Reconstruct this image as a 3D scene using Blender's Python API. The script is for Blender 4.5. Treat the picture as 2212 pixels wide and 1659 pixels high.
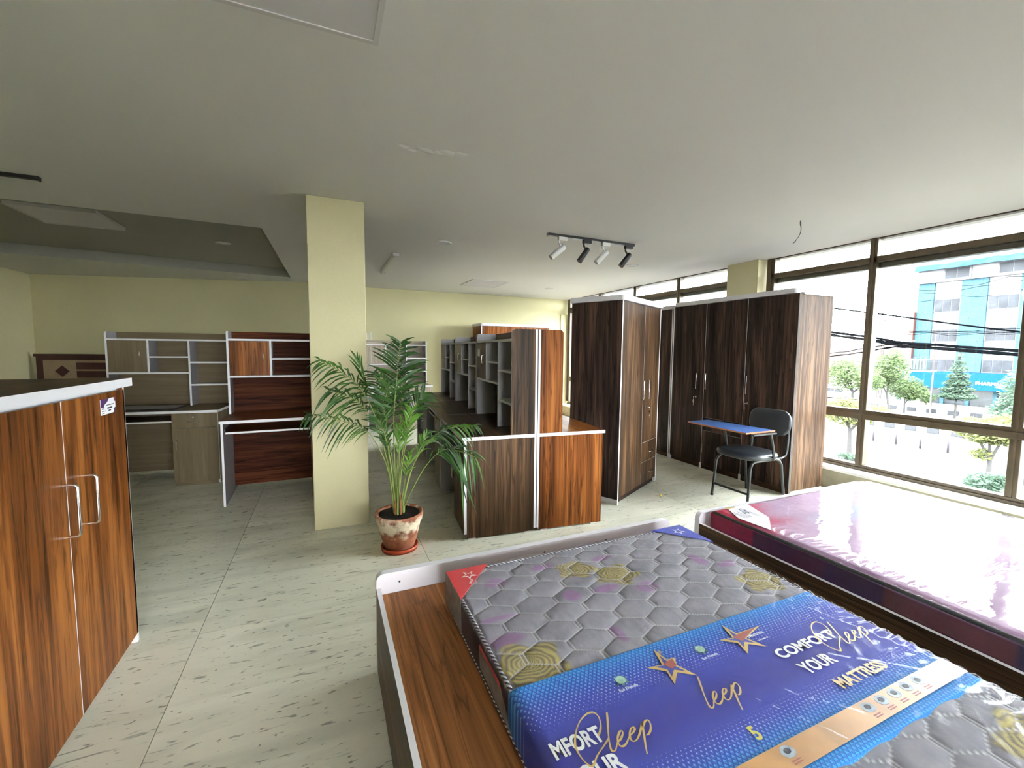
import bpy, bmesh, math, random
from mathutils import Vector, Matrix, noise

for o in list(bpy.data.objects):
    bpy.data.objects.remove(o, do_unlink=True)
SC = bpy.context.scene
COL = SC.collection
PI = math.pi

# ------------------------------------------------------------------ camera
CAM_H = 1.42
PITCH, ROLL, YAW = 0.0783612, 0.00906277, 0.40968      # down, roll, clockwise from +Y
def camera_matrix():
    cp, sp, cr, sr = math.cos(PITCH), math.sin(PITCH), math.cos(ROLL), math.sin(ROLL)
    rz = Matrix.Rotation(-YAW, 3, 'Z')
    fwd = Vector((0, cp, -sp)); up = Vector((0, sp, cp)); right = Vector((1, 0, 0))
    r2 = cr*right + sr*up; u2 = -sr*right + cr*up
    r2, u2, f2 = rz @ r2, rz @ u2, rz @ fwd
    m = Matrix((r2, u2, -f2)).transposed().to_4x4()
    m.translation = (0, 0, CAM_H)
    return m
cam_data = bpy.data.cameras.new('camera')
cam_data.sensor_width = 36.0
cam_data.lens = 925.28/2212*36.0
cam_data.clip_start = 0.05; cam_data.clip_end = 500
cam = bpy.data.objects.new('camera', cam_data)
COL.objects.link(cam)
cam.matrix_world = camera_matrix()
SC.camera = cam

# ------------------------------------------------------------------ world, exposure
SKY = 20.0
world = bpy.data.worlds.new('overcast_sky'); SC.world = world
world.use_nodes = True
bg = world.node_tree.nodes['Background']
bg.inputs['Color'].default_value = (0.93, 0.97, 1.0, 1)
bg.inputs['Strength'].default_value = SKY
world.cycles.sampling_method = 'NONE'
SC.view_settings.view_transform = 'Standard'
SC.view_settings.look = 'None'
SC.view_settings.gamma = 1.0
SC.view_settings.use_curve_mapping = False
SC.view_settings.exposure = 1.2
SC.cycles.use_denoising = True
SC.cycles.use_adaptive_sampling = True
SC.cycles.adaptive_threshold = .03
SC.cycles.max_bounces = 8
SC.cycles.diffuse_bounces = 4
SC.cycles.glossy_bounces = 4
SC.cycles.transparent_max_bounces = 10
SC.cycles.caustics_reflective = False
SC.cycles.caustics_refractive = False
SC.cycles.sample_clamp_indirect = 6.0


# ------------------------------------------------------------------ geometry helpers
class MB:
    """collects quads, boxes, tubes ... and links them as one mesh object"""
    def __init__(s): s.v = []; s.f = []; s.m = []; s.sm = []
    def add(s, vs, fs, m=0, smooth=False):
        b = len(s.v); s.v += [tuple(v) for v in vs]
        for i, f in enumerate(fs):
            s.f.append([b+k for k in f]); s.m.append(m[i] if isinstance(m, list) else m); s.sm.append(smooth)
        return s
    def box(s, x0, x1, y0, y1, z0, z1, m=0):
        v = [(x, y, z) for z in (z0, z1) for y in (y0, y1) for x in (x0, x1)]
        f = [(0, 2, 3, 1), (4, 5, 7, 6), (0, 1, 5, 4), (2, 6, 7, 3), (0, 4, 6, 2), (1, 3, 7, 5)]
        return s.add(v, f, m)
    def panel(s, x0, x1, y0, y1, z0, z1, m=0, e=1):
        """board: large faces take m, the thin edge faces take e"""
        d = (abs(x1-x0), abs(y1-y0), abs(z1-z0)); t = d.index(min(d))
        ax = [2, 2, 1, 1, 0, 0]
        return s.box(x0, x1, y0, y1, z0, z1, [m if a == t else e for a in ax])
    def prism(s, poly, h0, h1, axis='Z', m=0, e=None):
        """polygon (a, b) pulled along axis from h0 to h1"""
        def P(a, b, h): return {'Z': (a, b, h), 'Y': (a, h, b), 'X': (h, a, b)}[axis]
        n = len(poly); v = [P(a, b, h0) for a, b in poly]+[P(a, b, h1) for a, b in poly]
        f = [list(range(n))[::-1], [n+i for i in range(n)]]+[[i, (i+1) % n, n+(i+1) % n, n+i] for i in range(n)]
        e = m if e is None else e
        return s.add(v, f, [m, m]+[e]*n)
    def tube(s, pts, r, seg=8, m=0, caps=True, smooth=True):
        pts = [Vector(p) for p in pts]; n = len(pts)
        rs = r if isinstance(r, (list, tuple)) else [r]*n
        rings = []; prev = None
        for i, p in enumerate(pts):
            t = (pts[min(i+1, n-1)]-pts[max(i-1, 0)]).normalized()
            if prev is None:
                a = t.orthogonal().normalized()
            else:
                a = prev-t*prev.dot(t)
                a = a.normalized() if a.length > 1e-6 else t.orthogonal().normalized()
            prev = a; b = t.cross(a)
            rings.append([p+(a*math.cos(2*PI*k/seg)+b*math.sin(2*PI*k/seg))*rs[i] for k in range(seg)])
        v = [q for ring in rings for q in ring]; f = []
        for i in range(n-1):
            for k in range(seg):
                f.append([i*seg+k, i*seg+(k+1) % seg, (i+1)*seg+(k+1) % seg, (i+1)*seg+k])
        s.add(v, f, m, smooth)
        if caps:
            s.add(rings[0], [list(range(seg))[::-1]], m); s.add(rings[-1], [list(range(seg))], m)
        return s
    def lathe(s, prof, seg=32, c=(0, 0, 0), m=0, smooth=True, close=False):
        v = []; n = len(prof)
        for r, z in prof:
            for k in range(seg):
                a = 2*PI*k/seg; v.append((c[0]+r*math.cos(a), c[1]+r*math.sin(a), c[2]+z))
        f = []
        for i in range(n-1):
            for k in range(seg):
                f.append([i*seg+k, i*seg+(k+1) % seg, (i+1)*seg+(k+1) % seg, (i+1)*seg+k])
        if close: f += [list(range(seg))[::-1], [(n-1)*seg+k for k in range(seg)]]
        return s.add(v, f, m, smooth)
    def cyl(s, p0, p1, r, seg=16, m=0): return s.tube([p0, p1], r, seg, m)
    def build(s, name, mats, parent=None, bevel=0, loc=None, rz=None):
        me = bpy.data.meshes.new(name); me.from_pydata(s.v, [], s.f)
        if not isinstance(mats, (list, tuple)): mats = [mats]
        for mt in mats: me.materials.append(mt)
        me.polygons.foreach_set('material_index', [min(i, len(mats)-1) for i in s.m])
        me.polygons.foreach_set('use_smooth', s.sm)
        me.update()
        o = bpy.data.objects.new(name, me); COL.objects.link(o)
        if parent: o.parent = parent
        if loc: o.location = loc
        if rz is not None: o.rotation_euler = (0, 0, rz)
        if bevel:
            b = o.modifiers.new('bevel', 'BEVEL'); b.width = bevel; b.segments = 2; b.limit_method = 'ANGLE'
        return o
def tag(o, label=None, cat=None, group=None, kind=None):
    if label: o['label'] = label
    if cat: o['category'] = cat
    if group: o['group'] = group
    if kind: o['kind'] = kind
    return o
def thing(name, label, cat, loc=(0, 0, 0), rz=0, group=None):
    o = bpy.data.objects.new(name, None); COL.objects.link(o)
    o.location = loc; o.rotation_euler = (0, 0, rz); o.empty_display_size = .1
    return tag(o, label, cat, group)
def copy_tree(o, parent=None):
    c = o.copy(); COL.objects.link(c); c.parent = parent
    for ch in list(o.children): copy_tree(ch, c)
    return c

# ------------------------------------------------------------------ materials
def _mat(name):
    m = bpy.data.materials.new(name); m.use_nodes = True
    nt = m.node_tree; b = nt.nodes['Principled BSDF']
    return m, nt, b
def N(nt, typ, **kw):
    n = nt.nodes.new(typ)
    for k, v in kw.items(): setattr(n, k, v)
    return n
def col4(c): return (c[0], c[1], c[2], 1)
def srgb(r, g, b):
    f = lambda c: (c/255/12.92) if c <= 10 else ((c/255+.055)/1.055)**2.4
    return (f(r), f(g), f(b))
def plain(name, c, rough=.5, metal=0, spec=.5, var=.0, vscale=6, bump=0, bscale=40):
    m, nt, b = _mat(name)
    b.inputs['Base Color'].default_value = col4(c); b.inputs['Roughness'].default_value = rough
    b.inputs['Metallic'].default_value = metal; b.inputs['Specular IOR Level'].default_value = spec
    tc = N(nt, 'ShaderNodeTexCoord')
    if var:
        n = N(nt, 'ShaderNodeTexNoise'); n.inputs['Scale'].default_value = vscale; n.inputs['Detail'].default_value = 5
        nt.links.new(tc.outputs['Object'], n.inputs['Vector'])
        r = N(nt, 'ShaderNodeMapRange'); r.inputs['From Min'].default_value = .25; r.inputs['From Max'].default_value = .75
        r.inputs['To Min'].default_value = 1-var; r.inputs['To Max'].default_value = 1+var
        nt.links.new(n.outputs['Fac'], r.inputs['Value'])
        mx = N(nt, 'ShaderNodeMix', data_type='RGBA', blend_type='MULTIPLY'); mx.inputs['Factor'].default_value = 1
        mx.inputs['A'].default_value = col4(c); nt.links.new(r.outputs['Result'], mx.inputs['B'])
        nt.links.new(mx.outputs['Result'], b.inputs['Base Color'])
    if bump:
        n2 = N(nt, 'ShaderNodeTexNoise'); n2.inputs['Scale'].default_value = bscale; n2.inputs['Detail'].default_value = 4
        nt.links.new(tc.outputs['Object'], n2.inputs['Vector'])
        bp = N(nt, 'ShaderNodeBump'); bp.inputs['Strength'].default_value = bump; bp.inputs['Distance'].default_value = .01
        nt.links.new(n2.outputs['Fac'], bp.inputs['Height']); nt.links.new(bp.outputs['Normal'], b.inputs['Normal'])
    return m
def ramp(nt, stops):
    r = N(nt, 'ShaderNodeValToRGB'); e = r.color_ramp.elements
    e[0].position, e[0].color = stops[0][0], col4(stops[0][1])
    e[1].position, e[1].color = stops[-1][0], col4(stops[-1][1])
    for p, c in stops[1:-1]:
        x = e.new(p); x.color = col4(c)
    return r
_woods = {}
WOODS = {  # dark, mid, light, sheen roughness
    'teak': (srgb(60, 30, 11), srgb(116, 66, 29), srgb(152, 95, 45), .34),
    'walnut': (srgb(32, 24, 18), srgb(70, 51, 35), srgb(110, 82, 56), .38),
    'wenge': (srgb(24, 18, 17), srgb(50, 40, 36), srgb(86, 64, 52), .42),
    'beige': (srgb(104, 92, 72), srgb(112, 99, 78), srgb(120, 107, 86), .5),
    'ash': (srgb(134, 122, 108), srgb(160, 148, 133), srgb(180, 170, 156), .4),
}
WOODS['teak_shaded'] = (srgb(34, 15, 8), srgb(66, 32, 18), srgb(90, 48, 28), .5)  # same teak, its colour darkened for the weaker light on back boards
WOODS['walnut_dull'] = (srgb(44, 33, 26), srgb(78, 60, 46), srgb(112, 88, 68), .5)
def wood(kind, axis='Z'):
    if (kind, axis) in _woods: return _woods[(kind, axis)]
    d, mid, lt, ro = WOODS[kind]
    m, nt, b = _mat('laminate_%s_%s' % (kind, {'X': 'lengthwise', 'Y': 'crosswise', 'Z': 'upright'}[axis]))
    tc = N(nt, 'ShaderNodeTexCoord'); oi = N(nt, 'ShaderNodeObjectInfo')
    off = N(nt, 'ShaderNodeVectorMath', operation='SCALE'); off.inputs[0].default_value = (7, 11, 5)
    nt.links.new(oi.outputs['Random'], off.inputs['Scale'])
    ad = N(nt, 'ShaderNodeVectorMath', operation='ADD')
    nt.links.new(tc.outputs['Object'], ad.inputs[0]); nt.links.new(off.outputs[0], ad.inputs[1])
    def streak(sc, along, dist, det):
        mp = N(nt, 'ShaderNodeMapping')
        v = [sc, sc, sc]; v['XYZ'.index(axis)] = along
        mp.inputs['Scale'].default_value = v
        nt.links.new(ad.outputs[0], mp.inputs['Vector'])
        n = N(nt, 'ShaderNodeTexNoise'); n.inputs['Scale'].default_value = 1
        n.inputs['Detail'].default_value = det; n.inputs['Distortion'].default_value = dist
        nt.links.new(mp.outputs['Vector'], n.inputs['Vector']); return n
    a = streak(13, .62, 1.5, 3); c = streak(60, 1.2, .3, 4); g = streak(260, 6, 0, 2); w = streak(5, .5, .5, 2)
    def mathn(op, x, y):
        q = N(nt, 'ShaderNodeMath', operation=op)
        for i, z in enumerate((x, y)):
            if isinstance(z, (int, float)): q.inputs[i].default_value = z
            else: nt.links.new(z, q.inputs[i])
        return q.outputs[0]
    s = mathn('ADD', mathn('MULTIPLY', a.outputs['Fac'], .62), mathn('MULTIPLY', c.outputs['Fac'], .24))
    s = mathn('ADD', s, mathn('MULTIPLY', w.outputs['Fac'], .24))
    s = mathn('ADD', s, mathn('MULTIPLY', mathn('SUBTRACT', g.outputs['Fac'], .5), .10))
    ln = streak(21, .8, 1.6, 2)
    lm = N(nt, 'ShaderNodeMapRange'); lm.inputs['From Min'].default_value = .0; lm.inputs['From Max'].default_value = .045
    lm.inputs['To Min'].default_value = .13; lm.inputs['To Max'].default_value = 0
    nt.links.new(mathn('ABSOLUTE', mathn('SUBTRACT', ln.outputs['Fac'], .5), 0), lm.inputs['Value'])
    s = mathn('SUBTRACT', s, lm.outputs['Result'])
    rp = ramp(nt, [(.36, d), (.47, [x*.55+y*.45 for x, y in zip(mid, d)]), (.55, mid), (.68, lt)])
    nt.links.new(s, rp.inputs['Fac']); nt.links.new(rp.outputs['Color'], b.inputs['Base Color'])
    b.inputs['Roughness'].default_value = ro; b.inputs['Specular IOR Level'].default_value = .06 if kind in ('wenge', 'walnut_dull', 'teak_shaded') else .12
    _woods[(kind, axis)] = m
    return m
M = {}
M['white_edge'] = plain('white_edge_band', (.74, .73, .76), .4)
M['grey_inner'] = plain('grey_white_laminate', (.34, .33, .35), .5)
M['cornice'] = plain('pale_grey_cornice', (.60, .58, .60), .4)
M['chrome'] = plain('brushed_chrome', (.75, .73, .70), .18, 1)
M['black_plastic'] = plain('black_plastic', (.012, .012, .013), .45)
M['dark_void'] = plain('dark_hollow', (.02, .016, .013), .8)
M['paper'] = plain('white_paper', (.78, .78, .82), .6)
M['plastic_foot'] = plain('white_plastic_foot', (.7, .7, .7), .5)

def wall_paint(name, c):
    return plain(name, c, .75, 0, .3, .05, 1.2, .10, 180)
M['yellow'] = wall_paint('pale_yellow_wall_paint', srgb(188, 182, 144))
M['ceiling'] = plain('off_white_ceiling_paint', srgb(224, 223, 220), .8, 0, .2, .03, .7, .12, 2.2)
M['recess'] = plain('recess_shade_grey', srgb(150, 148, 140), .8, 0, .2, .03, .7)  # ceiling paint with the shade of the recess put into its colour

# ------------------------------------------------------------------ marble
def marble():
    m, nt, b = _mat('cream_green_marble')
    tc = N(nt, 'ShaderNodeTexCoord'); oi = N(nt, 'ShaderNodeObjectInfo')
    off = N(nt, 'ShaderNodeVectorMath', operation='SCALE'); off.inputs[0].default_value = (31, 17, 0)
    nt.links.new(oi.outputs['Random'], off.inputs['Scale'])
    ad = N(nt, 'ShaderNodeVectorMath', operation='ADD')
    nt.links.new(tc.outputs['Object'], ad.inputs[0]); nt.links.new(off.outputs[0], ad.inputs[1])
    def nz(rot, sx, sy, det, dist):
        mp = N(nt, 'ShaderNodeMapping'); mp.inputs['Rotation'].default_value = (0, 0, math.radians(rot))
        mp.inputs['Scale'].default_value = (sx, sy, 1)
        nt.links.new(ad.outputs[0], mp.inputs['Vector'])
        n = N(nt, 'ShaderNodeTexNoise'); n.inputs['Scale'].default_value = 1; n.inputs['Detail'].default_value = det
        n.inputs['Distortion'].default_value = dist
        nt.links.new(mp.outputs['Vector'], n.inputs['Vector']); return n.outputs['Fac']
    def step(src, lo, hi):
        r = N(nt, 'ShaderNodeMapRange'); r.inputs['From Min'].default_value = lo; r.inputs['From Max'].default_value = hi
        nt.links.new(src, r.inputs['Value']); return r.outputs['Result']
    def mix(fac, a, c, typ='MIX', f=1.0):
        x = N(nt, 'ShaderNodeMix', data_type='RGBA', blend_type=typ)
        mu = N(nt, 'ShaderNodeMath', operation='MULTIPLY'); mu.inputs[1].default_value = f
        nt.links.new(fac, mu.inputs[0]); nt.links.new(mu.outputs[0], x.inputs['Factor'])
        if isinstance(a, tuple): x.inputs['A'].default_value = col4(a)
        else: nt.links.new(a, x.inputs['A'])
        x.inputs['B'].default_value = col4(c); return x.outputs['Result']
    base = mix(step(nz(0, 1.5, 2.2, 4, .4), .35, .7), srgb(228, 226, 208), srgb(208, 208, 190))
    base = mix(step(nz(-14, 1.1, 7, 5, .8), .50, .78), base, srgb(160, 164, 146), f=.5)      # cloudy bands
    base = mix(step(nz(-20, 11, 44, 3, .5), .63, .69), base, srgb(100, 104, 92), f=.62)          # short flecks
    base = mix(step(nz(-38, 22, 58, 2, .3), .67, .72), base, srgb(80, 84, 74), f=.65)          # tiny dashes
    base = mix(step(nz(12, 3.6, 26, 3, 1.4), .66, .73), base, srgb(120, 124, 108), f=.7)      # longer veins
    nt.links.new(base, b.inputs['Base Color'])
    b.inputs['Roughness'].default_value = .22; b.inputs['Specular IOR Level'].default_value = .35
    return m
M['marble'] = marble()
M['grout'] = plain('grey_joint_filler', srgb(120, 120, 106), .9)
M['stone_skirt'] = plain('dull_green_stone', srgb(150, 145, 125), .6, 0, .4, .25, 7)

CZ = 2.55                         # ceiling height
XW = 4.994                        # glass line of the street windows
# floor
YF = -3.6                         # wall behind the camera
fl = MB().box(-4.6, 5.2, YF-.2, 9.9, -.2, -.004).build('floor', M['grout']); tag(fl, kind='structure')
XJ = [-.61+1.22*k for k in range(-3, 5)]+[4.80]
YJ = [2.47+1.06*k for k in range(-6, 8)]
tile_mesh = {}
for i in range(len(XJ)-1):
    for j in range(len(YJ)-1):
        w, d = XJ[i+1]-XJ[i]-.003, YJ[j+1]-YJ[j]-.003
        key = round(w, 3)
        if key not in tile_mesh:
            o = MB().box(0, w, 0, d, -.004, 0).build('tile', M['marble']); tile_mesh[key] = o.data
        else:
            o = bpy.data.objects.new('tile', tile_mesh[key]); COL.objects.link(o)
        o.location = (XJ[i]+.0015, YJ[j]+.0015, 0); o.parent = fl

def wall(name, a, b, z0, z1, th, mat):
    """wall slab whose room face runs from a to b, thickness th to the left of a->b"""
    a, b = Vector(a), Vector(b); d = (b-a).normalized(); n = Vector((-d.y, d.x))
    p = [a, b, b+n*th, a+n*th]
    o = MB().prism([(q.x, q.y) for q in p], z0, z1, 'Z').build(name, mat)
    return tag(o, kind='structure')
wall('wall_back', (5.2, 8.39), (.25, 8.39), 0, CZ+.3, -.2, M['yellow'])
wall('wall_back_left', (.25, 8.10), (-4.28, 9.32), 0, CZ+.3, -.2, M['yellow'])
wall('wall_back_return', (.25, 8.62), (.25, 8.10), 0, CZ+.3, -.2, M['yellow'])
wall('wall_left', (-4.25, 9.6), (-4.25, YF), 0, CZ+.3, -.2, M['yellow'])
RX0, RX1 = -.3, 2.6                # span of the added, unseen fill-light opening behind the camera
wf_ = MB().box(-4.4, RX0, YF-.2, YF, 0, CZ+.3).build('wall_front', M['yellow']); tag(wf_, kind='structure')
MB().box(RX0, RX1, YF-.2, YF, 0, .30).build('parapet', M['yellow'], wf_); MB().box(RX1, 5.2, YF-.2, YF, 0, CZ+.3).build('wall_end', M['yellow'], wf_)
MB().box(RX0, RX1, YF-.2, YF, CZ-.12, CZ+.3).build('lintel', M['yellow'], wf_)
# raised strip of plaster by the window end of the back wall
tag(MB().box(4.80, 4.99, 8.36, 8.39, 0, 2.22).build('trim_plaster_strip', M['yellow']), kind='structure')

# ceiling with a shallow tray recess on the left
HOLE = [(-.53, 4.75), (-.49, 7.78), (-4.05, 7.28), (-4.05, 4.62)]
OUT = [(5.2, YF-.2), (5.2, 9.9), (-4.5, 9.9), (-4.5, YF-.2)]
RD = .125
cb = MB()
for k in range(4):
    a, b2, c, d = OUT[k], OUT[(k+1) % 4], HOLE[(k+1) % 4], HOLE[k]
    cb.add([(a[0], a[1], CZ), (b2[0], b2[1], CZ), (c[0], c[1], CZ), (d[0], d[1], CZ)], [(3, 2, 1, 0)], 0)
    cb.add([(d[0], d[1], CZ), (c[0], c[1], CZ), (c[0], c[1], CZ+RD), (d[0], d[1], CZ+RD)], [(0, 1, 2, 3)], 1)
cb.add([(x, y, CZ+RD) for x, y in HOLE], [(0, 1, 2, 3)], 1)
cb.add([(x, y, CZ+.3) for x, y in OUT], [(0, 1, 2, 3)], 0)
for k in range(4):
    a, b2 = OUT[k], OUT[(k+1) % 4]
    cb.add([(a[0], a[1], CZ), (b2[0], b2[1], CZ), (b2[0], b2[1], CZ+.3), (a[0], a[1], CZ+.3)], [(0, 1, 2, 3)], 0)
ceil = cb.build('ceiling', [M['ceiling'], M['recess']]); tag(ceil, kind='structure')
# patched plaster scar in the ceiling
rnd = random.Random(4)
pb = MB()
for k in range(9):
    x, y, r = .43+.038*k+rnd.uniform(-.01, .01), 2.55-.007*k+rnd.uniform(-.02, .02), rnd.uniform(.018, .04)
    ring = [(x+r*1.5*math.cos(t)*rnd.uniform(.8, 1.1), y+r*math.sin(t)*rnd.uniform(.8, 1.1)) for t in [2*PI*i/10 for i in range(10)]]
    vs = [(x, y, CZ-.013)]+[(p, q, CZ-.0004) for p, q in ring]
    pb.add(vs, [(0, 1+(i+1) % 10, 1+i) for i in range(10)], 0, True)
pb.build('plaster_patch', M['ceiling'], ceil)

# free-standing pillar and window pier
M['pillar'] = plain('pale_yellow_pillar_paint', srgb(190, 182, 146), .7, 0, .3, .06, 1.6, .12, 150)
tag(MB().box(-.111, .297, 3.587, 3.99, 0, CZ).build('pillar', M['pillar'], bevel=.006), kind='structure')
tag(MB().box(4.85, 5.2, 3.68, 4.12, 0, CZ).build('pier', M['yellow'], bevel=.004), kind='structure')

# ------------------------------------------------------------------ street windows
M['bronze'] = plain('weathered_bronze_aluminium', srgb(80, 70, 54), .42, .3, .5, .22, 9)
M['sill'] = plain('white_marble_sill', (.80, .80, .79), .3, 0, .5, .06, 5)
def schlick(nt, f0, amp):
    lw = N(nt, 'ShaderNodeLayerWeight'); lw.inputs['Blend'].default_value = .5
    pw = N(nt, 'ShaderNodeMath', operation='POWER'); pw.inputs[1].default_value = 5
    nt.links.new(lw.outputs['Facing'], pw.inputs[0])
    ma = N(nt, 'ShaderNodeMath', operation='MULTIPLY_ADD', use_clamp=True); ma.inputs[1].default_value = amp; ma.inputs[2].default_value = f0
    nt.links.new(pw.outputs[0], ma.inputs[0]); return ma.outputs[0]
def pane_glass():
    m, nt, b = _mat('dusty_window_glass')
    nt.nodes.remove(b); out = nt.nodes['Material Output']
    tr = N(nt, 'ShaderNodeBsdfTransparent'); tr.inputs['Color'].default_value = (.97, .985, .985, 1)
    gl = N(nt, 'ShaderNodeBsdfGlossy'); gl.inputs['Roughness'].default_value = .02
    fr = schlick(nt, .04, .9)
    di = N(nt, 'ShaderNodeBsdfDiffuse'); di.inputs['Color'].default_value = (.8, .8, .78, 1)
    mx = N(nt, 'ShaderNodeMixShader'); mx2 = N(nt, 'ShaderNodeMixShader')
    tc = N(nt, 'ShaderNodeTexCoord'); nz = N(nt, 'ShaderNodeTexNoise'); nz.inputs['Scale'].default_value = 2.5; nz.inputs['Detail'].default_value = 6
    nt.links.new(tc.outputs['Object'], nz.inputs['Vector'])
    mr = N(nt, 'ShaderNodeMapRange'); mr.inputs['From Min'].default_value = .45; mr.inputs['From Max'].default_value = .85
    mr.inputs['To Min'].default_value = .0; mr.inputs['To Max'].default_value = .012
    nt.links.new(nz.outputs['Fac'], mr.inputs['Value']); nt.links.new(mr.outputs['Result'], mx2.inputs['Fac'])
    nt.links.new(fr, mx.inputs['Fac']); nt.links.new(tr.outputs[0], mx.inputs[1]); nt.links.new(gl.outputs[0], mx.inputs[2])
    nt.links.new(mx.outputs[0], mx2.inputs[1]); nt.links.new(di.outputs[0], mx2.inputs[2])
    nt.links.new(mx2.outputs[0], out.inputs['Surface'])
    return m
M['glass'] = pane_glass()
def window(name, ys, y_end, lower_extra=True):
    """ys: mullion centres, descending; bay between ys[0] and ys[-1]"""
    root = bpy.data.objects.new(name, None); COL.objects.link(root); tag(root, kind='structure')
    br = M['bronze']; y0, y1 = ys[0], ys[-1]
    def mem(nm, a, b, c, d, e, f): return MB().box(a, b, c, d, e, f).build(nm, br, root, bevel=.004)
    mem('bottom_rail', XW-.03, XW+.05, y1, y0, .236, .292)
    MB().box(XW-.045, XW-.03, y1, y0, .236, .262).build('rail_lip', br, root)
    mem('lower_transom', XW-.035, XW+.05, y1, y0, .757, .853)
    MB().box(XW-.048, XW-.035, y1, y0, .80, .815).build('transom_bead', br, root)
    mem('upper_transom', XW-.03, XW+.05, y1, y0, 2.311, 2.371)
    mem('drip_cap', XW+.02, XW+.10, y1, y0, 2.262, 2.311)
    mem('head_rail', XW-.02, XW+.05, y1, y0, CZ-.012, CZ+.05)
    for i, y in enumerate(ys):
        w = .034 if 0 < i < len(ys)-1 else .05
        mem('mullion', XW-.03, XW+.055, y-w, y+w, .292, CZ)
        MB().box(XW-.042, XW-.03, y-.008, y+.008, .292, CZ).build('mullion_bead', br, root)
    zs = [(.292, .757), (.853, 2.311), (2.371, CZ-.012)]
    for a, b in zip(ys[:-1], ys[1:]):
        for z0, z1 in zs:
            MB().box(XW+.004, XW+.010, b+.03, a-.03, z0, z1).build('pane', M['glass'], root)
    tag(MB().box(4.79, XW-.03, y1-.02, y0+.02, .205, .236).build('sill_board', M['sill'], root, bevel=.004))
    return root
WY = [3.60]+[2.535-1.062*k for k in range(0, 3)]
window('window_1', WY, -6)
window('window_2', [8.30, 7.148, 6.10, 5.085, 4.17], 4.17)
w3 = bpy.data.objects.new('fill_window', None); COL.objects.link(w3); tag(w3, kind='structure')  # unseen window, added behind the camera to light the room
for k in range(5):
    x = RX0+(RX1-RX0)*k/4
    MB().box(x-.03, x+.03, YF-.12, YF-.06, .30, CZ-.12).build('mullion', M['bronze'], w3)
    if k < 4: MB().box(x+.03, x+(RX1-RX0)/4-.03, YF-.095, YF-.089, .36, CZ-.18).build('pane', M['glass'], w3)
for z in (.30, .82, CZ-.18): MB().box(RX0, RX1, YF-.125, YF-.055, z, z+.06).build('transom', M['bronze'], w3)
# low parapet below the windows, lintel above
wl = MB().box(4.82, 5.2, YF, 8.4, 0, .205).build('wall_right', M['stone_skirt']); tag(wl, kind='structure')
MB().box(4.96, 5.2, YF, WY[-1]-.05, .205, CZ).build('end_wall', M['yellow'], wl)
MB().box(5.06, 5.2, YF, 8.4, CZ+.02, CZ+.3).build('lintel', M['yellow'], wl)

# ------------------------------------------------------------------ furniture fittings
def bar_handle(parent, p, axis, length, out, mat='chrome', r=.0045, proud=.026, label=None):
    """D-shaped pull centred on p; axis = direction of the grip, out = away from the door"""
    p, a, n = Vector(p), Vector(axis).normalized(), Vector(out).normalized()
    h = length/2; c = .010
    pts = [p-a*h, p-a*h+n*(proud-c), p-a*(h-c*.35)+n*(proud-c*.3), p-a*(h-c)+n*proud, p+a*(h-c)+n*proud,
           p+a*(h-c*.35)+n*(proud-c*.3), p+a*h+n*(proud-c), p+a*h]
    return MB().tube(pts, r, 8).build('handle', M[mat], parent)
def lock_with_key(parent, p, out, key=True):
    p, n = Vector(p), Vector(out).normalized()
    lk = MB().cyl(p, p+n*.012, .012, 14).build('lock', M['chrome'], parent)
    if key:
        t = Vector((0, 0, 1)).cross(n)
        b = MB(); q = p+n*.012
        b.tube([q, q+n*.022], .003, 6)
        c = q+n*.03
        b.tube([c+(n*math.cos(k*PI/5)+t*math.sin(k*PI/5)*.9)*.010 for k in range(11)], .0026, 5)
        b.tube([c+n*.006+Vector((0, 0, -.006)), c+n*.006+Vector((0, 0, -.03))], .0014, 4)
        b.prism([(-.009, -.065), (.009, -.065), (.011, -.045), (.005, -.03), (-.005, -.03), (-.011, -.045)], -.001, .001, 'Y')
        b.tube([(0, 0, -.064), (0, 0, -.105)], .003, 5)
        nv = len(b.v)
        for i in range(len(b.v)):
            pass
        # move the spare key (last pieces) under the ring
        cnt = 12+10+2*5
        for i in range(nv):
            v = Vector(b.v[i])
            if v.length < .2: b.v[i] = tuple(c+n*.006+t*v.x+n*v.y+Vector((0, 0, v.z)))
        b.build('key', M['chrome'], lk)
    return lk
GREY = M['grey_inner']; WE = M['white_edge']

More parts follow.
